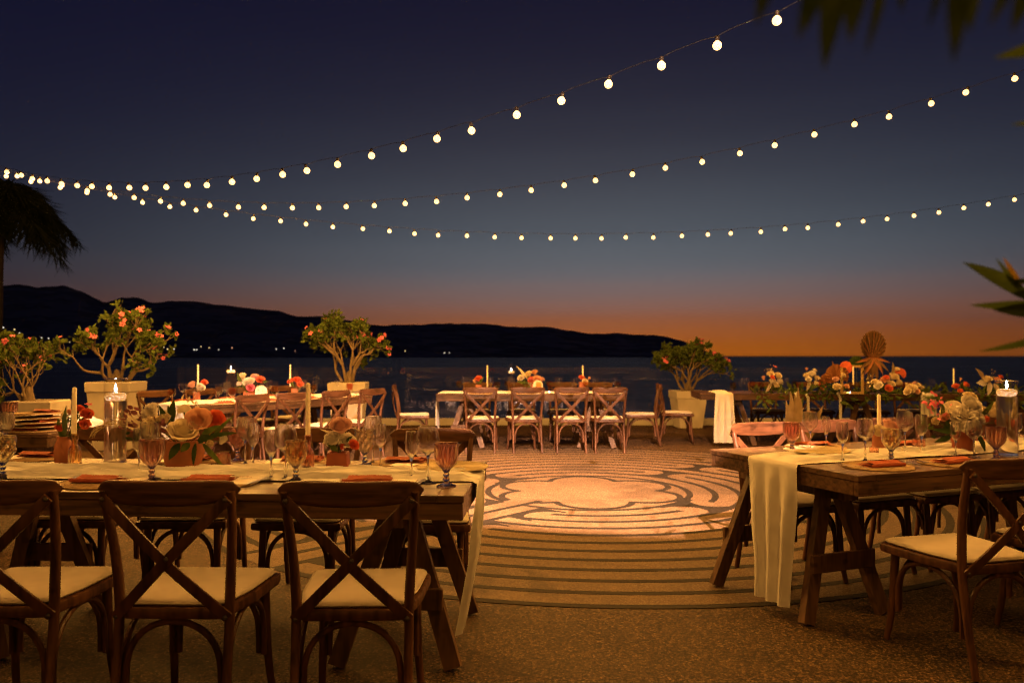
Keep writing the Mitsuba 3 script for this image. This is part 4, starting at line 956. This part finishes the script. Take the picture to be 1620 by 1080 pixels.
# a loop of pale dried twigs around the cylinder vase
def twig_loop():
    key = numbered('dried_twig'); say(key, 'loose loop of pale dried grass bent around the tall cylinder vase', 'dried grass')
    rng = np.random.default_rng(4)
    for k in range(9):
        o = rng.normal(0, .007, 3)
        pts = [ray(146, 690, 3.85) + o, ray(154, 678, 3.82) + o, ray(178, 667, 3.82) + o * 1.5, ray(205, 669, 3.82) + o * 2, ray(232, 679, 3.84) + o, ray(252 + rng.normal(0, 6), 690 + rng.normal(0, 4), 3.80)]
        scene[numbered(key + '__strand')] = shape(sweep(spline(pts, 20), .0012, .0012, 5, up=(.1, 1, .1)), 'straw', 40)
twig_loop()

# ------------------------------------------------------------------ place settings
def mat_mesh(R, seed, th=.007):
    rng = np.random.default_rng(seed); r = np.linspace(0, R, 34); ph = rng.uniform(0, 6)
    def mod(rr, z, a): return rr * (1 + .012 * math.sin(a * 9 + ph) + .008 * math.sin(a * 23 + seed))
    prof = [(0, 0), (R, 0)] + [(q, th * (.70 + .30 * math.cos(i * math.pi))) for i, q in list(enumerate(r))[::-1][:-1]] + [(0, th * .8)]
    return outward(lathe(prof, 64, mod))
MATS = [mat_mesh(.170, 1), mat_mesh(.165, 2), mat_mesh(.172, 3)]
def napkin_mesh(w, d, h, seed):
    rng = np.random.default_rng(seed); layers = []
    for l in range(3):
        z0 = h * l / 3
        def fn(u, v, l=l, z0=z0):
            k = 1 - .06 * l; x = (u - .5) * w * k + .004 * l; y = (v - .5) * d * k * (1 + .06 * np.sin(u * 5 + seed))
            z = z0 + .006 * meshkit.fbm(np.stack([u * 5 + l, v * 3, u * 0 + seed], -1), 3) + .008 * np.exp(-((v - .5) / .25) ** 2) * (l == 2)
            return x, y, z
        layers.append(sheet(fn, 18, 12))
    fold = sweep([(-w / 2, -d / 2, h * .4), (0, -d / 2 - .003, h * .45), (w / 2, -d / 2, h * .4)], .006, h * .42, 8, up=(0, 0, 1))
    return join(*layers, fold)
NAPS = [napkin_mesh(.20, .10, .020, k) for k in range(3)]
CARD = tbox(-.06, .06, -.09, .09, 0, .0012, .0004)
def fork_mesh():
    p = [sweep([(0, 0, .004), (0, .06, .007), (0, .11, .004), (0, .13, .003)], .0045, .0013, 8, taper=[1, .6, .5, 1.2])]
    p.append(tbox(-.011, .011, .128, .150, .002, .004, .001))
    for k in range(4): p.append(sweep([(-.0095 + .0063 * k, .148, .003), (-.0095 + .0063 * k, .168, .005), (-.0095 + .0063 * k, .19, .009)], .0013, .0011, 6))
    return join(*p)
def knife_mesh():
    return join(sweep([(0, 0, .004), (0, .05, .005), (0, .10, .004)], .006, .003, 8), sweep([(0, .10, .004), (0, .16, .004), (0, .205, .004)], .0085, .0010, 8, taper=[.7, 1, .25]))
def spoon_mesh():
    return join(sweep([(0, 0, .004), (0, .07, .007), (0, .13, .005)], .004, .0013, 8, taper=[1.1, .6, .7]), moved(outward(lathe([(0, 0), (.014, .002), (.019, .006), (.018, .0065), (.012, .0035), (0, .0015)], 18)), (0, .148, .001)))
FORK, KNIFE, SPOON = fork_mesh(), knife_mesh(), spoon_mesh()
MAT_H = .0075
def setting(x, y, rz, who, n, nap=True, card=True, cut=True, dn=(0, 0), dc=(.10, .02), straw=False):
    p = at(x, y, TOP); c, s = math.cos(math.radians(rz)), math.sin(math.radians(rz))
    def o(u, v): return (p[0] + c * u - s * v, p[1] + s * u + c * v)
    thing('placemat', f'round woven placemat {who}', 'placemat', (MATS[n % 3], 'straw' if straw else 'rattan', 40), (p[0], p[1], TOP + .001), rz + 20 * n)
    z = TOP + .001 + MAT_H
    if nap: q = o(*dn); thing('napkin', f'folded rust linen napkin {who}', 'napkin', (NAPS[n % 3], 'rust_linen', True), (q[0], q[1], z + .0015 * card), rz + 6 * (n % 3 - 1))
    if card: q = o(*dc); thing('menu_card', f'blank cream menu card {who}', 'menu card', (CARD, 'paper', False), (q[0], q[1], z), rz - 14 + 9 * (n % 3))
    if cut:
        for m, nm, u, v, r in ((FORK, 'fork', -.15, -.10, 6), (KNIFE, 'knife', .155, -.11, -5), (SPOON, 'spoon', .175, -.09, -8)):
            q = o(u, v); thing(nm, f'metal {nm} {who}', nm, (m, 'steel', 40), (q[0], q[1], z), rz + r)
setting(165, 764, -3, 'between the two left chairs on the front left table', 0, dc=(.13, .03), dn=(-.02, .0))
setting(345, 764, -3, 'in front of the flower centrepiece on the front left table', 1, dc=(.10, .02), dn=(-.04, .01))
setting(600, 765, -3, 'near the right end of the front left table', 2, dc=(.09, .03), dn=(-.05, .01))
setting(62, 724, 177, 'at the far left place of the front left table', 3, cut=False)
setting(305, 729, 177, 'behind the flower centrepiece on the front left table', 4, cut=False)
setting(478, 731, 177, 'behind the middle taper candle on the front left table', 5, cut=False)
setting(642, 733, 177, 'at the far right place of the front left table', 6, cut=False, dc=(-.02, .06))
p_ = at(716, 745, TOP); thing('placemat', 'bare pale straw placemat at the right end of the front left table', 'placemat', (MATS[1], 'straw', 40), (p_[0], p_[1], TOP + .020), 10)
setting(1388, 738, 20, 'at the near corner place of the front right table', 7, card=False, dn=(.0, -.02))
setting(1512, 733, 20, 'behind the near chair back on the front right table', 8, dn=(-.03, .0), dc=(.06, .02))
setting(1290, 707, 200, 'before the left bright chair back on the front right table', 9, cut=False, dc=(0, .03))
setting(1432, 706, 200, 'behind the gold goblet on the front right table', 10, cut=False, dc=(.02, .03))
setting(1560, 701, 200, 'behind the white flower centrepiece on the front right table', 11, cut=False)
p_ = at(1292, 716, TOP); thing('placemat', 'pale straw placemat by the runner at the left end of front right table', 'placemat', (MATS[2], 'straw', 40), (p_[0], p_[1], TOP + .016), 40)
# table number stand
p_ = at(1442, 718, TOP); thing('card_stand', 'little brass stand in front of the red votive on the front right table', 'stand', (join(sweep([(-.05, 0, .003), (0, 0, .003), (.05, 0, .003)], .002, .002, 6), sweep([(-.05, 0, .002), (-.05, 0, .02), (-.05, 0, .04)], .002, .002, 6, up=(0, 1, 0)), sweep([(.05, 0, .002), (.05, 0, .02), (.05, 0, .04)], .002, .002, 6, up=(0, 1, 0))), 'brass', 40), (p_[0], p_[1], TOP))

# chargers stacked on the side table
for k in range(5):
    thing('charger', f'woven charger with a rust napkin, {("bottom one", "second from bottom", "middle one", "fourth from bottom", "top one")[k]} of the stack on the side table', 'charger',
          [('plate', MATS[k % 3], 'rattan', 40), ('napkin', moved(NAPS[(k + 1) % 3], (.01 * (k % 2), -.06, .008), .1 * k, .9), 'rust_linen', True)], (-3.42 + .012 * (k % 3), 5.66 + .01 * (k % 2), TOP + .030 * k), 35 * k)
def crumple():
    def fn(u, v):
        x, y = (u - .5) * .62, (v - .5) * .34
        e = np.sin(np.pi * u) ** .4 * np.sin(np.pi * v) ** .4
        return x, y, .004 + e * (.03 + .13 * meshkit.fbm(np.stack([u * 4, v * 3, u * 0 + 3], -1), 4))
    return sheet(fn, 60, 40)
thing('folded_cloth', 'crumpled cream cloth behind the stacked chargers on the side table', 'cloth', (crumple(), 'runner_cloth', True), (-3.45, 5.98, TOP), 4)
# ------------------------------------------------------------------ what stands on the distant tables
def sheet_glass(h, R, bowl, foot):
    zb = h * (1 - bowl); t = np.linspace(0, 1, 7)[1:]
    return lathe([(foot, 0), (foot * .4, .006), (.005, .02), (.005, zb)] + [(R * (math.sin(math.pi / 2 * min(u / .5, 1)) ** .7) * (1 - .14 * max(0, u - .5) / .5), zb + (h - zb) * u) for u in t], 14)
FAR_WINE, FAR_FLUTE, FAR_GOB = sheet_glass(.225, .044, .5, .034), sheet_glass(.21, .028, .58, .03), sheet_glass(.165, .046, .62, .035)
rngd = np.random.default_rng(19)
def far_set(t, us, near, where, runner_=True):
    x, y, a, L, W = TABLES[t]
    for u in us:
        v = .15 if near else W - .15; sg = 1 if near else -1
        c = on(t, u, v); rz = math.degrees(a) + (0 if near else 180)
        thing('placemat', f'woven placemat on the {where}', 'placemat', (MATS[0], 'rattan', 40), (c[0], c[1], TOP + .001), rz, group=f'placemats on the {where}')
        thing('napkin', f'rust napkin lying on a placemat of the {where}', 'napkin', (NAPS[0], 'rust_linen', True), (c[0], c[1], TOP + .009), rz, group=f'napkins on the {where}')
        for m, nm, du, dv, mt, cat, lab in ((FAR_WINE, 'wine_glass', .16, .20, 'thin_glass', 'wine glass', 'small distant clear wine glass on the'), (FAR_FLUTE, 'champagne_flute', .08, .24, 'thin_glass', 'champagne flute', 'small distant clear flute on the'),
                                            (FAR_GOB, 'water_goblet', .24, .13, ('thin_amber', 'thin_pink')[rngd.integers(2)], 'goblet', 'small distant tinted goblet on the')):
            q = on(t, u + sg * (du + rngd.normal(0, .02)), v + sg * (dv + rngd.normal(0, .02)))
            lab_ = lab if mt == 'thin_glass' else lab.replace('tinted', 'amber' if mt == 'thin_amber' else 'pink')
            thing(nm, f'{lab_} {where}', cat, (m, mt, 40), (q[0], q[1], TOP), rngd.uniform(0, 360), group=f'{"amber " if mt == "thin_amber" else "pink " if mt == "thin_pink" else ""}{cat} set on the {where}')
far_set('middle', (.36, .96, 1.58, 2.20), True, 'middle left table'); far_set('middle', (.36, .96, 1.58, 2.20), False, 'middle left table')
far_set('centre', (.62, 1.22, 1.86, 2.35), True, 'centre table'); far_set('centre', (.5, 1.2, 1.86, 2.4), False, 'centre table')
ARCH = Polygon([(-.07, 0), (.07, 0), (.07, .12)] + [(.07 * math.cos(t), .12 + .07 * math.sin(t)) for t in np.linspace(0, math.pi, 16)] + [(-.07, .12)])
def arch_card(x, y, Y, label):
    m = trimesh.creation.extrude_polygon(ARCH, .005, engine='earcut'); m = moved(m, (0, 0, 0), rx=math.pi / 2)
    foot = tbox(-.04, .04, -.03, .025, 0, .008, .002)
    p = ray(x, y, Y); thing('table_sign', label, 'sign', [('board', m, 'paper', False), ('foot', foot, 'gold_paint', False)], (p[0], p[1], TOP), -8 if x > 600 else 20)
arch_card(413, 634, 9.35, 'blank white arched card beside the flowers on the middle left table')
arch_card(851, 622, 11.3, 'blank white arched card beside the flowers on the centre table')
def far_pot(x, y, w, h, Y, label): pot_round(x, y, y - h, w, Y, label, 'cone')
far_pot(311, 633, 12, 15, 9.3, 'small terracotta pot with pale roses on the middle left table')
bouquet('two pale pink and white roses in the small pot on the middle left table', 311, 622, 9.3, [('rose', 304, 609, 0, 14, 'petal_blush'), ('rose', 317, 613, -.05, 15, 'petal_white'), ('ruffled_bloom', 323, 605, .05, 11, 'petal_coral')])
far_pot(394, 634, 20, 16, 9.35, 'wide terracotta pot with the flower centrepiece on the middle left table')
bouquet('flower centrepiece of white, blush and coral blooms on the middle left table', 394, 622, 9.35, [('ruffled_bloom', 383, 596, .05, 14, 'petal_cream'), ('ruffled_bloom', 380, 606, 0, 12, 'petal_white'), ('rose', 394, 605, -.05, 19, 'petal_white'), ('rose', 404, 597, .02, 15, 'petal_blush'), ('rose', 412, 601, 0, 14, 'petal_coral'),
    ('rose', 396, 613, -.08, 14, 'petal_pink'), ('leaf', 384, 612, 0, 6, 'leaf_green', 375, 588), ('leaf', 412, 605, 0, 6, 'leaf_dark', 425, 603), ('sprig', 386, 614, 0, 20, 'leaf_green', 16), ('sprig', 404, 612, 0, 18, 'leaf_dark', 14)])
far_pot(466, 628, 12, 14, 10.2, 'small terracotta pot with coral flowers on the middle left table')
bouquet('coral roses in the small pot at the right of the middle left table', 466, 616, 10.2, [('rose', 460, 603, 0, 12, 'petal_coral'), ('rose', 470, 601, 0, 13, 'petal_coral'), ('ruffled_bloom', 475, 608, -.05, 11, 'petal_coral'), ('leaf', 466, 612, 0, 4, 'leaf_green', 456, 598)])
far_pot(757, 622, 11, 13, 11.4, 'small terracotta pot with coral rose on the centre table')
bouquet('coral rose in the small pot at the left of the centre table', 757, 610, 11.4, [('rose', 757, 599, 0, 12, 'petal_coral'), ('bud', 751, 603, 0, 8, 'petal_peach'), ('leaf', 757, 608, 0, 4, 'leaf_green', 766, 595)])
far_pot(845, 622, 16, 14, 11.5, 'terracotta pot with the flower centrepiece on the centre table')
bouquet('flower centrepiece with white, peach and coral blooms on the centre table', 845, 612, 11.5, [('ruffled_bloom', 824, 598, 0, 11, 'petal_white'), ('ruffled_bloom', 836, 592, 0, 11, 'petal_cream'), ('rose', 846, 589, .03, 11, 'petal_peach'), ('rose', 850, 600, -.05, 14, 'petal_peach'), ('rose', 841, 601, -.03, 12, 'petal_coral'),
    ('rose', 857, 600, 0, 9, 'petal_blush'), ('blade', 835, 600, 0, 4, 'dried_white', 819, 578), ('sprig', 833, 605, 0, 18, 'leaf_green', 18), ('sprig', 856, 606, 0, 14, 'leaf_dark', 12), ('leaf', 832, 606, 0, 5, 'leaf_green', 818, 604)])
far_pot(921, 621, 11, 17, 11.5, 'small terracotta pot with a cream rose on the right half of the centre table')
bouquet('coral and cream roses in the small pot on the right half of the centre table', 921, 608, 11.5, [('rose', 920, 597, 0, 10, 'petal_coral'), ('rose', 926, 604, -.05, 10, 'petal_cream'), ('bud', 932, 598, 0, 7, 'petal_peach'), ('leaf', 922, 604, 0, 4, 'leaf_dark', 934, 604)])

# the long table at the far right
def garland():
    rng = np.random.default_rng(15); pos, dirs = [], []
    key = numbered('leaf_garland'); say(key, 'leafy green garland along the near edge of the far right table', 'garland')
    for u in np.linspace(.75, 5.0, 620):
        p = on('far', u, .12 + .10 * (meshkit.noise(np.array([[u * 2.2, 0, 0]]))[0] - .5)); h = TOP + rng.uniform(.0, .07); drop = 0
        if rng.random() < .42: q = on('far', u, -.035 - rng.uniform(0, .05)); p, h = q, TOP + .02 - rng.uniform(0, .16) * (.4 + meshkit.noise(np.array([[u * 3.1, 4, 0]]))[0])
        pos.append((p[0], p[1], h)); dirs.append(rng.normal(0, .7, 3) + [0, -.5, -.1 if h < TOP else .25])
    pos, dirs = np.array(pos), np.array(dirs)
    scene[key + '__foliage'] = shape(scatter_leaves(LEAF, pos, dirs, rng.uniform(.07, .15, len(pos)), rng), 'leaf_green', False); say(key + '__foliage', 'many small garland leaves', kind='stuff')
    ends = [(*on('far', u, .10), TOP + .02) for u in np.linspace(.75, 5, 40)]
    scene[key + '__stem'] = shape(sweep(ends, .006, .006, 6), 'leaf_dark_solid')
    for u in (1.32, 1.46, 1.9):
        a, b = on('far', u, -.03), on('far', u + .03, -.06)
        scene[numbered(key + '__ribbon')] = shape(sweep([(*a, TOP + .02), (*b, TOP - .06), (*b, TOP - .30 - .1 * (u > 1.8))], .022, .0015, 6, up=(0, 1, 0)), 'runner_cloth')
garland()
def cluster(label, x, y, Y, pts, base=None):
    bouquet(label, x, y, Y, pts)
cluster('white hanging flower cluster left of the candle dots on the far right table', 1216, 618, 11.0, [('ruffled_bloom', 1219, 592, 0, 12, 'petal_cream'), ('rose', 1231, 594, 0, 12, 'petal_cream'), ('rose', 1233, 603, 0, 13, 'petal_white'), ('rose', 1222, 603, -.05, 11, 'petal_white'), ('small_bloom', 1226, 580, 0, 8, 'petal_coral'), ('rose', 1222, 597, -.06, 8, 'petal_coral'),
    ('rose', 1228, 609, -.03, 10, 'petal_cream'), ('sprig', 1217, 586, 0, 14, 'dried_palm', 14), ('bud', 1208, 598, 0, 9, 'petal_peach'), ('blade', 1220, 606, 0, 5, 'dried_white', 1213, 620)])
cluster('white flower cluster left of the rust dried leaves on the far right table', 1281, 618, 11.0, [('ruffled_bloom', 1276, 594, 0, 10, 'petal_cream'), ('ruffled_bloom', 1284, 592, 0, 12, 'petal_white'), ('ruffled_bloom', 1292, 598, 0, 10, 'petal_cream'), ('rose', 1279, 600, -.05, 10, 'petal_white'), ('rose', 1289, 586, 0, 8, 'petal_white'), ('bud', 1276, 584, 0, 7, 'petal_peach'), ('blade', 1281, 602, 0, 6, 'dried_white', 1278, 618), ('rose', 1291, 606, -.05, 9, 'petal_cream')])
cluster('rust dried leaves with pale blooms left of the gold frame on the far right table', 1326, 620, 11.0, [('fan', 1312, 606, .06, 34, 'dried_rust', -.5), ('fan', 1324, 596, .05, 40, 'dried_rust', .15), ('fan', 1338, 582, .0, 22, 'petal_coral', .6), ('rose', 1322, 600, -.06, 10, 'petal_blush'), ('rose', 1334, 594, -.05, 9, 'petal_cream'), ('rose', 1324, 612, -.08, 13, 'petal_cream'), ('ruffled_bloom', 1339, 611, -.05, 9, 'petal_peach'), ('leaf', 1320, 604, 0, 7, 'dried_rust', 1315, 570), ('sprig', 1306, 610, 0, 18, 'leaf_dark', 14), ('rose', 1296, 607, 0, 6, 'petal_coral')])
cluster('large flower cluster with white and coral blooms right of the gold frame', 1406, 624, 10.8, [('ruffled_bloom', 1400, 601, 0, 14, 'petal_peach'), ('ruffled_bloom', 1414, 596, 0, 15, 'petal_cream'), ('rose', 1410, 607, -.05, 12, 'petal_cream'), ('rose', 1422, 605, 0, 13, 'petal_cream'), ('rose', 1390, 610, -.05, 14, 'petal_white'), ('rose', 1384, 604, 0, 11, 'petal_cream'), ('rose', 1406, 614, -.08, 12, 'petal_coral'), ('fan', 1424, 592, 0, 20, 'petal_coral', .5), ('rose', 1402, 597, -.06, 9, 'petal_coral'), ('leaf', 1412, 596, 0, 6, 'dried_palm', 1411, 572), ('ruffled_bloom', 1419, 584, 0, 8, 'petal_cream'), ('sprig', 1379, 603, 0, 14, 'petal_cream', 12), ('sprig', 1396, 618, 0, 22, 'leaf_green', 18)])
cluster('low cream flower cluster over the table edge right of the large flower cluster', 1448, 628, 10.7, [('ruffled_bloom', 1442, 615, -.03, 17, 'petal_cream'), ('ruffled_bloom', 1436, 619, -.05, 12, 'petal_cream'), ('rose', 1450, 619, -.06, 11, 'petal_peach'), ('rose', 1452, 609, 0, 9, 'petal_cream'), ('rose', 1459, 613, 0, 8, 'petal_cream'), ('rose', 1447, 606, 0, 7, 'petal_blush'), ('bud', 1434, 608, 0, 7, 'petal_cream'), ('sprig', 1458, 619, 0, 18, 'leaf_green', 14)])
cluster('white lily cluster with a dried leaf at the right of the far right table', 1566, 626, 10.7, [('leaf', 1562, 606, 0, 11, 'petal_white', 1543, 606), ('rose', 1562, 600, -.03, 15, 'petal_cream'), ('leaf', 1557, 600, 0, 8, 'dried_palm', 1541, 582), ('leaf', 1566, 602, 0, 9, 'petal_white', 1561, 626), ('ruffled_bloom', 1578, 602, 0, 12, 'petal_peach'), ('rose', 1583, 596, 0, 8, 'petal_coral'), ('leaf', 1572, 606, 0, 8, 'petal_cream', 1580, 622), ('sprig', 1570, 590, 0, 12, 'dried_palm', 10), ('sprig', 1590, 605, 0, 18, 'leaf_dark', 14)])
cluster('coral blooms beside the taper candle at the right of the far right table', 1520, 624, 10.8, [('rose', 1512, 611, 0, 11, 'petal_coral'), ('rose', 1528, 608, 0, 11, 'petal_coral'), ('bud', 1520, 600, 0, 6, 'petal_peach'), ('sprig', 1522, 614, 0, 14, 'leaf_dark', 10), ('rose', 1519, 618, -.05, 8, 'petal_coral')])
def gold_frame():
    p = ray(1348, 617, 11.05); s = 11.05 / F; w, h, b = 36 * s, 46 * s, 4 * s
    m = [('bar', tbox(-w / 2, -w / 2 + b, -.012, .012, 0, h, .002), 'gold_paint', False), ('bar', tbox(w / 2 - b, w / 2, -.012, .012, 0, h, .002), 'gold_paint', False), ('bar', tbox(-w / 2 + b + .001, w / 2 - b - .001, -.011, .011, h - b, h - .0005, .002), 'gold_paint', False), ('bar', tbox(-w / 2 + b + .001, w / 2 - b - .001, -.011, .011, 0.0005, b, .002), 'gold_paint', False)]
    thing('open_frame', 'empty gold picture frame standing on the far right table', 'frame', m, (p[0], p[1], TOP), -4)
gold_frame()
def big_fan():
    p0, p1 = ray(1376, 622, 11.1), ray(1380, 545, 11.1); s = 11.1 / F
    key = numbered('dried_palm_spray'); say(key, 'tall round dried palm leaf standing above the gold frame against the sunset', 'dried palm leaf')
    v, n = [], 40
    q = ray(1376, 572, 11.1)
    def fan(c, rx, rz, back, mat_, hub):
        vv = [hub]
        for k, t in enumerate(np.linspace(-2.75, 2.75, n)):
            vv.append([c[0] + rx * math.sin(t), c[1] + (.03 if k % 2 else -.02), c[2] + rz * math.cos(t)])
        scene[numbered(key + '__palm_leaf')] = shape(mesh(vv, [[0, k + 1, k + 2] for k in range(n - 1)]), mat_, False)
    fan(ray(1382, 546, 11.1), 20 * s, 23 * s, 0, 'dried_fan', ray(1379, 570, 11.12))
    for t in np.linspace(-2.3, 2.3, 9):                              # the pale ribs of the pleats
        h_, e = ray(1379, 570, 11.06), ray(1382, 546, 11.06) + np.array([17.5 * s * math.sin(t), -.035, 20.5 * s * math.cos(t)])
        scene[numbered(key + '__rib')] = shape(sweep([h_, (h_ + e) / 2 + [0, -.01, 0], e], .0035, .003, 5, up=(0, 1, 0)), 'dried_rust')
    for k in range(13):
        u = k / 12; e = ray(1358 + 48 * u + (k % 2) * 2, 572 + 22 * math.sin(math.pi * u) + (k % 3) * 3, 11.0 - .1 * (k % 2)); a = ray(1381, 566, 11.05)
        lm = leaf_mesh(1.0, .16, .15, .3, 7, .2); d = e - a; L = np.linalg.norm(d) * 1.15; d /= np.linalg.norm(d); side = np.cross(d, [0, -1, .2]); side /= np.linalg.norm(side); M = np.eye(4); M[:3, :3] = np.stack([side, d, np.cross(side, d)], 1) * L; M[:3, 3] = a; lm.apply_transform(M)
        scene[numbered(key + '__palm_leaf')] = shape(lm, ('dried_fan', 'dried_rust')[k % 3 == 0], False)
    scene[key + '__stem'] = shape(sweep(spline([ray(1372, 618, 11.12), ray(1374, 595, 11.12), ray(1379, 568, 11.12)], 8), .022, .02, 8, up=(0, 1, 0), taper=np.linspace(1.2, .6, 8)), 'bark')
big_fan()
bouquet('dark fan leaf behind the gold frame on the far right table', 1356, 618, 11.2, [('fan', 1355, 577, 0, 28, 'leaf_dark', .0)])
def pampas():
    key = numbered('dried_leaf_bundle'); say(key, 'pale dried leaf bundle standing on the floor before the far right table', 'dried leaves')
    Y = 10.3; rng = np.random.default_rng(2)
    for x0, x1, y1, w in ((1256, 1250, 618, 12), (1258, 1262, 612, 11), (1254, 1247, 640, 12), (1260, 1266, 628, 12), (1252, 1243, 632, 10), (1256, 1257, 622, 12), (1262, 1302, 640, 11)):
        a, b = ray(x0, 720, Y), ray(x1, y1, Y + rng.normal(0, .05)); d = b - a; L = np.linalg.norm(d); d /= L; side = np.cross(d, [0, -1, 0]); side /= np.linalg.norm(side)
        lm = leaf_mesh(1.0, w / F * Y / L * 1.2, .05, .25, 9, .0); M = np.eye(4); M[:3, :3] = np.stack([side, d, np.cross(side, d)], 1) * L; M[:3, 3] = a; lm.apply_transform(M)
        scene[numbered(key + '__leaf')] = shape(lm, 'dried_palm', True)
pampas()
for x, y in ((1160, 598), (1173, 599), (1190, 600), (1181, 603), (1204, 601), (1243, 606), (1258, 604), (1432, 614), (1475, 612), (1492, 612)):
    p = ray(x, 618, 11.2 + .3 * math.sin(x)); k = int(x) % 2
    thing('wine_glass' if k else 'water_goblet', 'small distant clear wine glass on the far right table' if k else 'small distant amber goblet on the far right table', 'wine glass' if k else 'goblet', (FAR_WINE if k else FAR_GOB, 'thin_glass' if k else 'thin_amber', 40), (p[0], p[1], TOP), group='clear glasses on the far right table' if k else 'amber goblets on the far right table')
# small lit tea lights on the far tables
def tea_light(x, y, Y, label):
    p = ray(x, y + 4, Y); key = numbered('tea_light'); say(key, label, 'tea light', 'tea lights on the far tables')
    M = X((p[0], p[1], TOP))
    scene[key + '__cup'] = {**shape(lathe([(0, .002), (.022, .002), (.024, .045)], 16), 'thin_amber', 40), 'to_world': M}
    scene[key + '__wax'] = {**shape(outward(lathe([(0, .003), (.020, .003), (.020, .016), (0, .016)], 14)), 'wax', 40), 'to_world': M}
    scene[key + '__flame'] = {**shape(FLAME_MESH, 'lamp_glass', True, FLAME, 3.0), 'to_world': M @ T4().translate([0, 0, .017]).scale(.8)}
for x, y, Y in ((869, 619, 11.2), (1244, 619, 11.3), (1258, 619, 11.3), (1345, 622, 11.0)):
    tea_light(x, y, Y, 'tiny lit tea light in a glass cup on a far table')
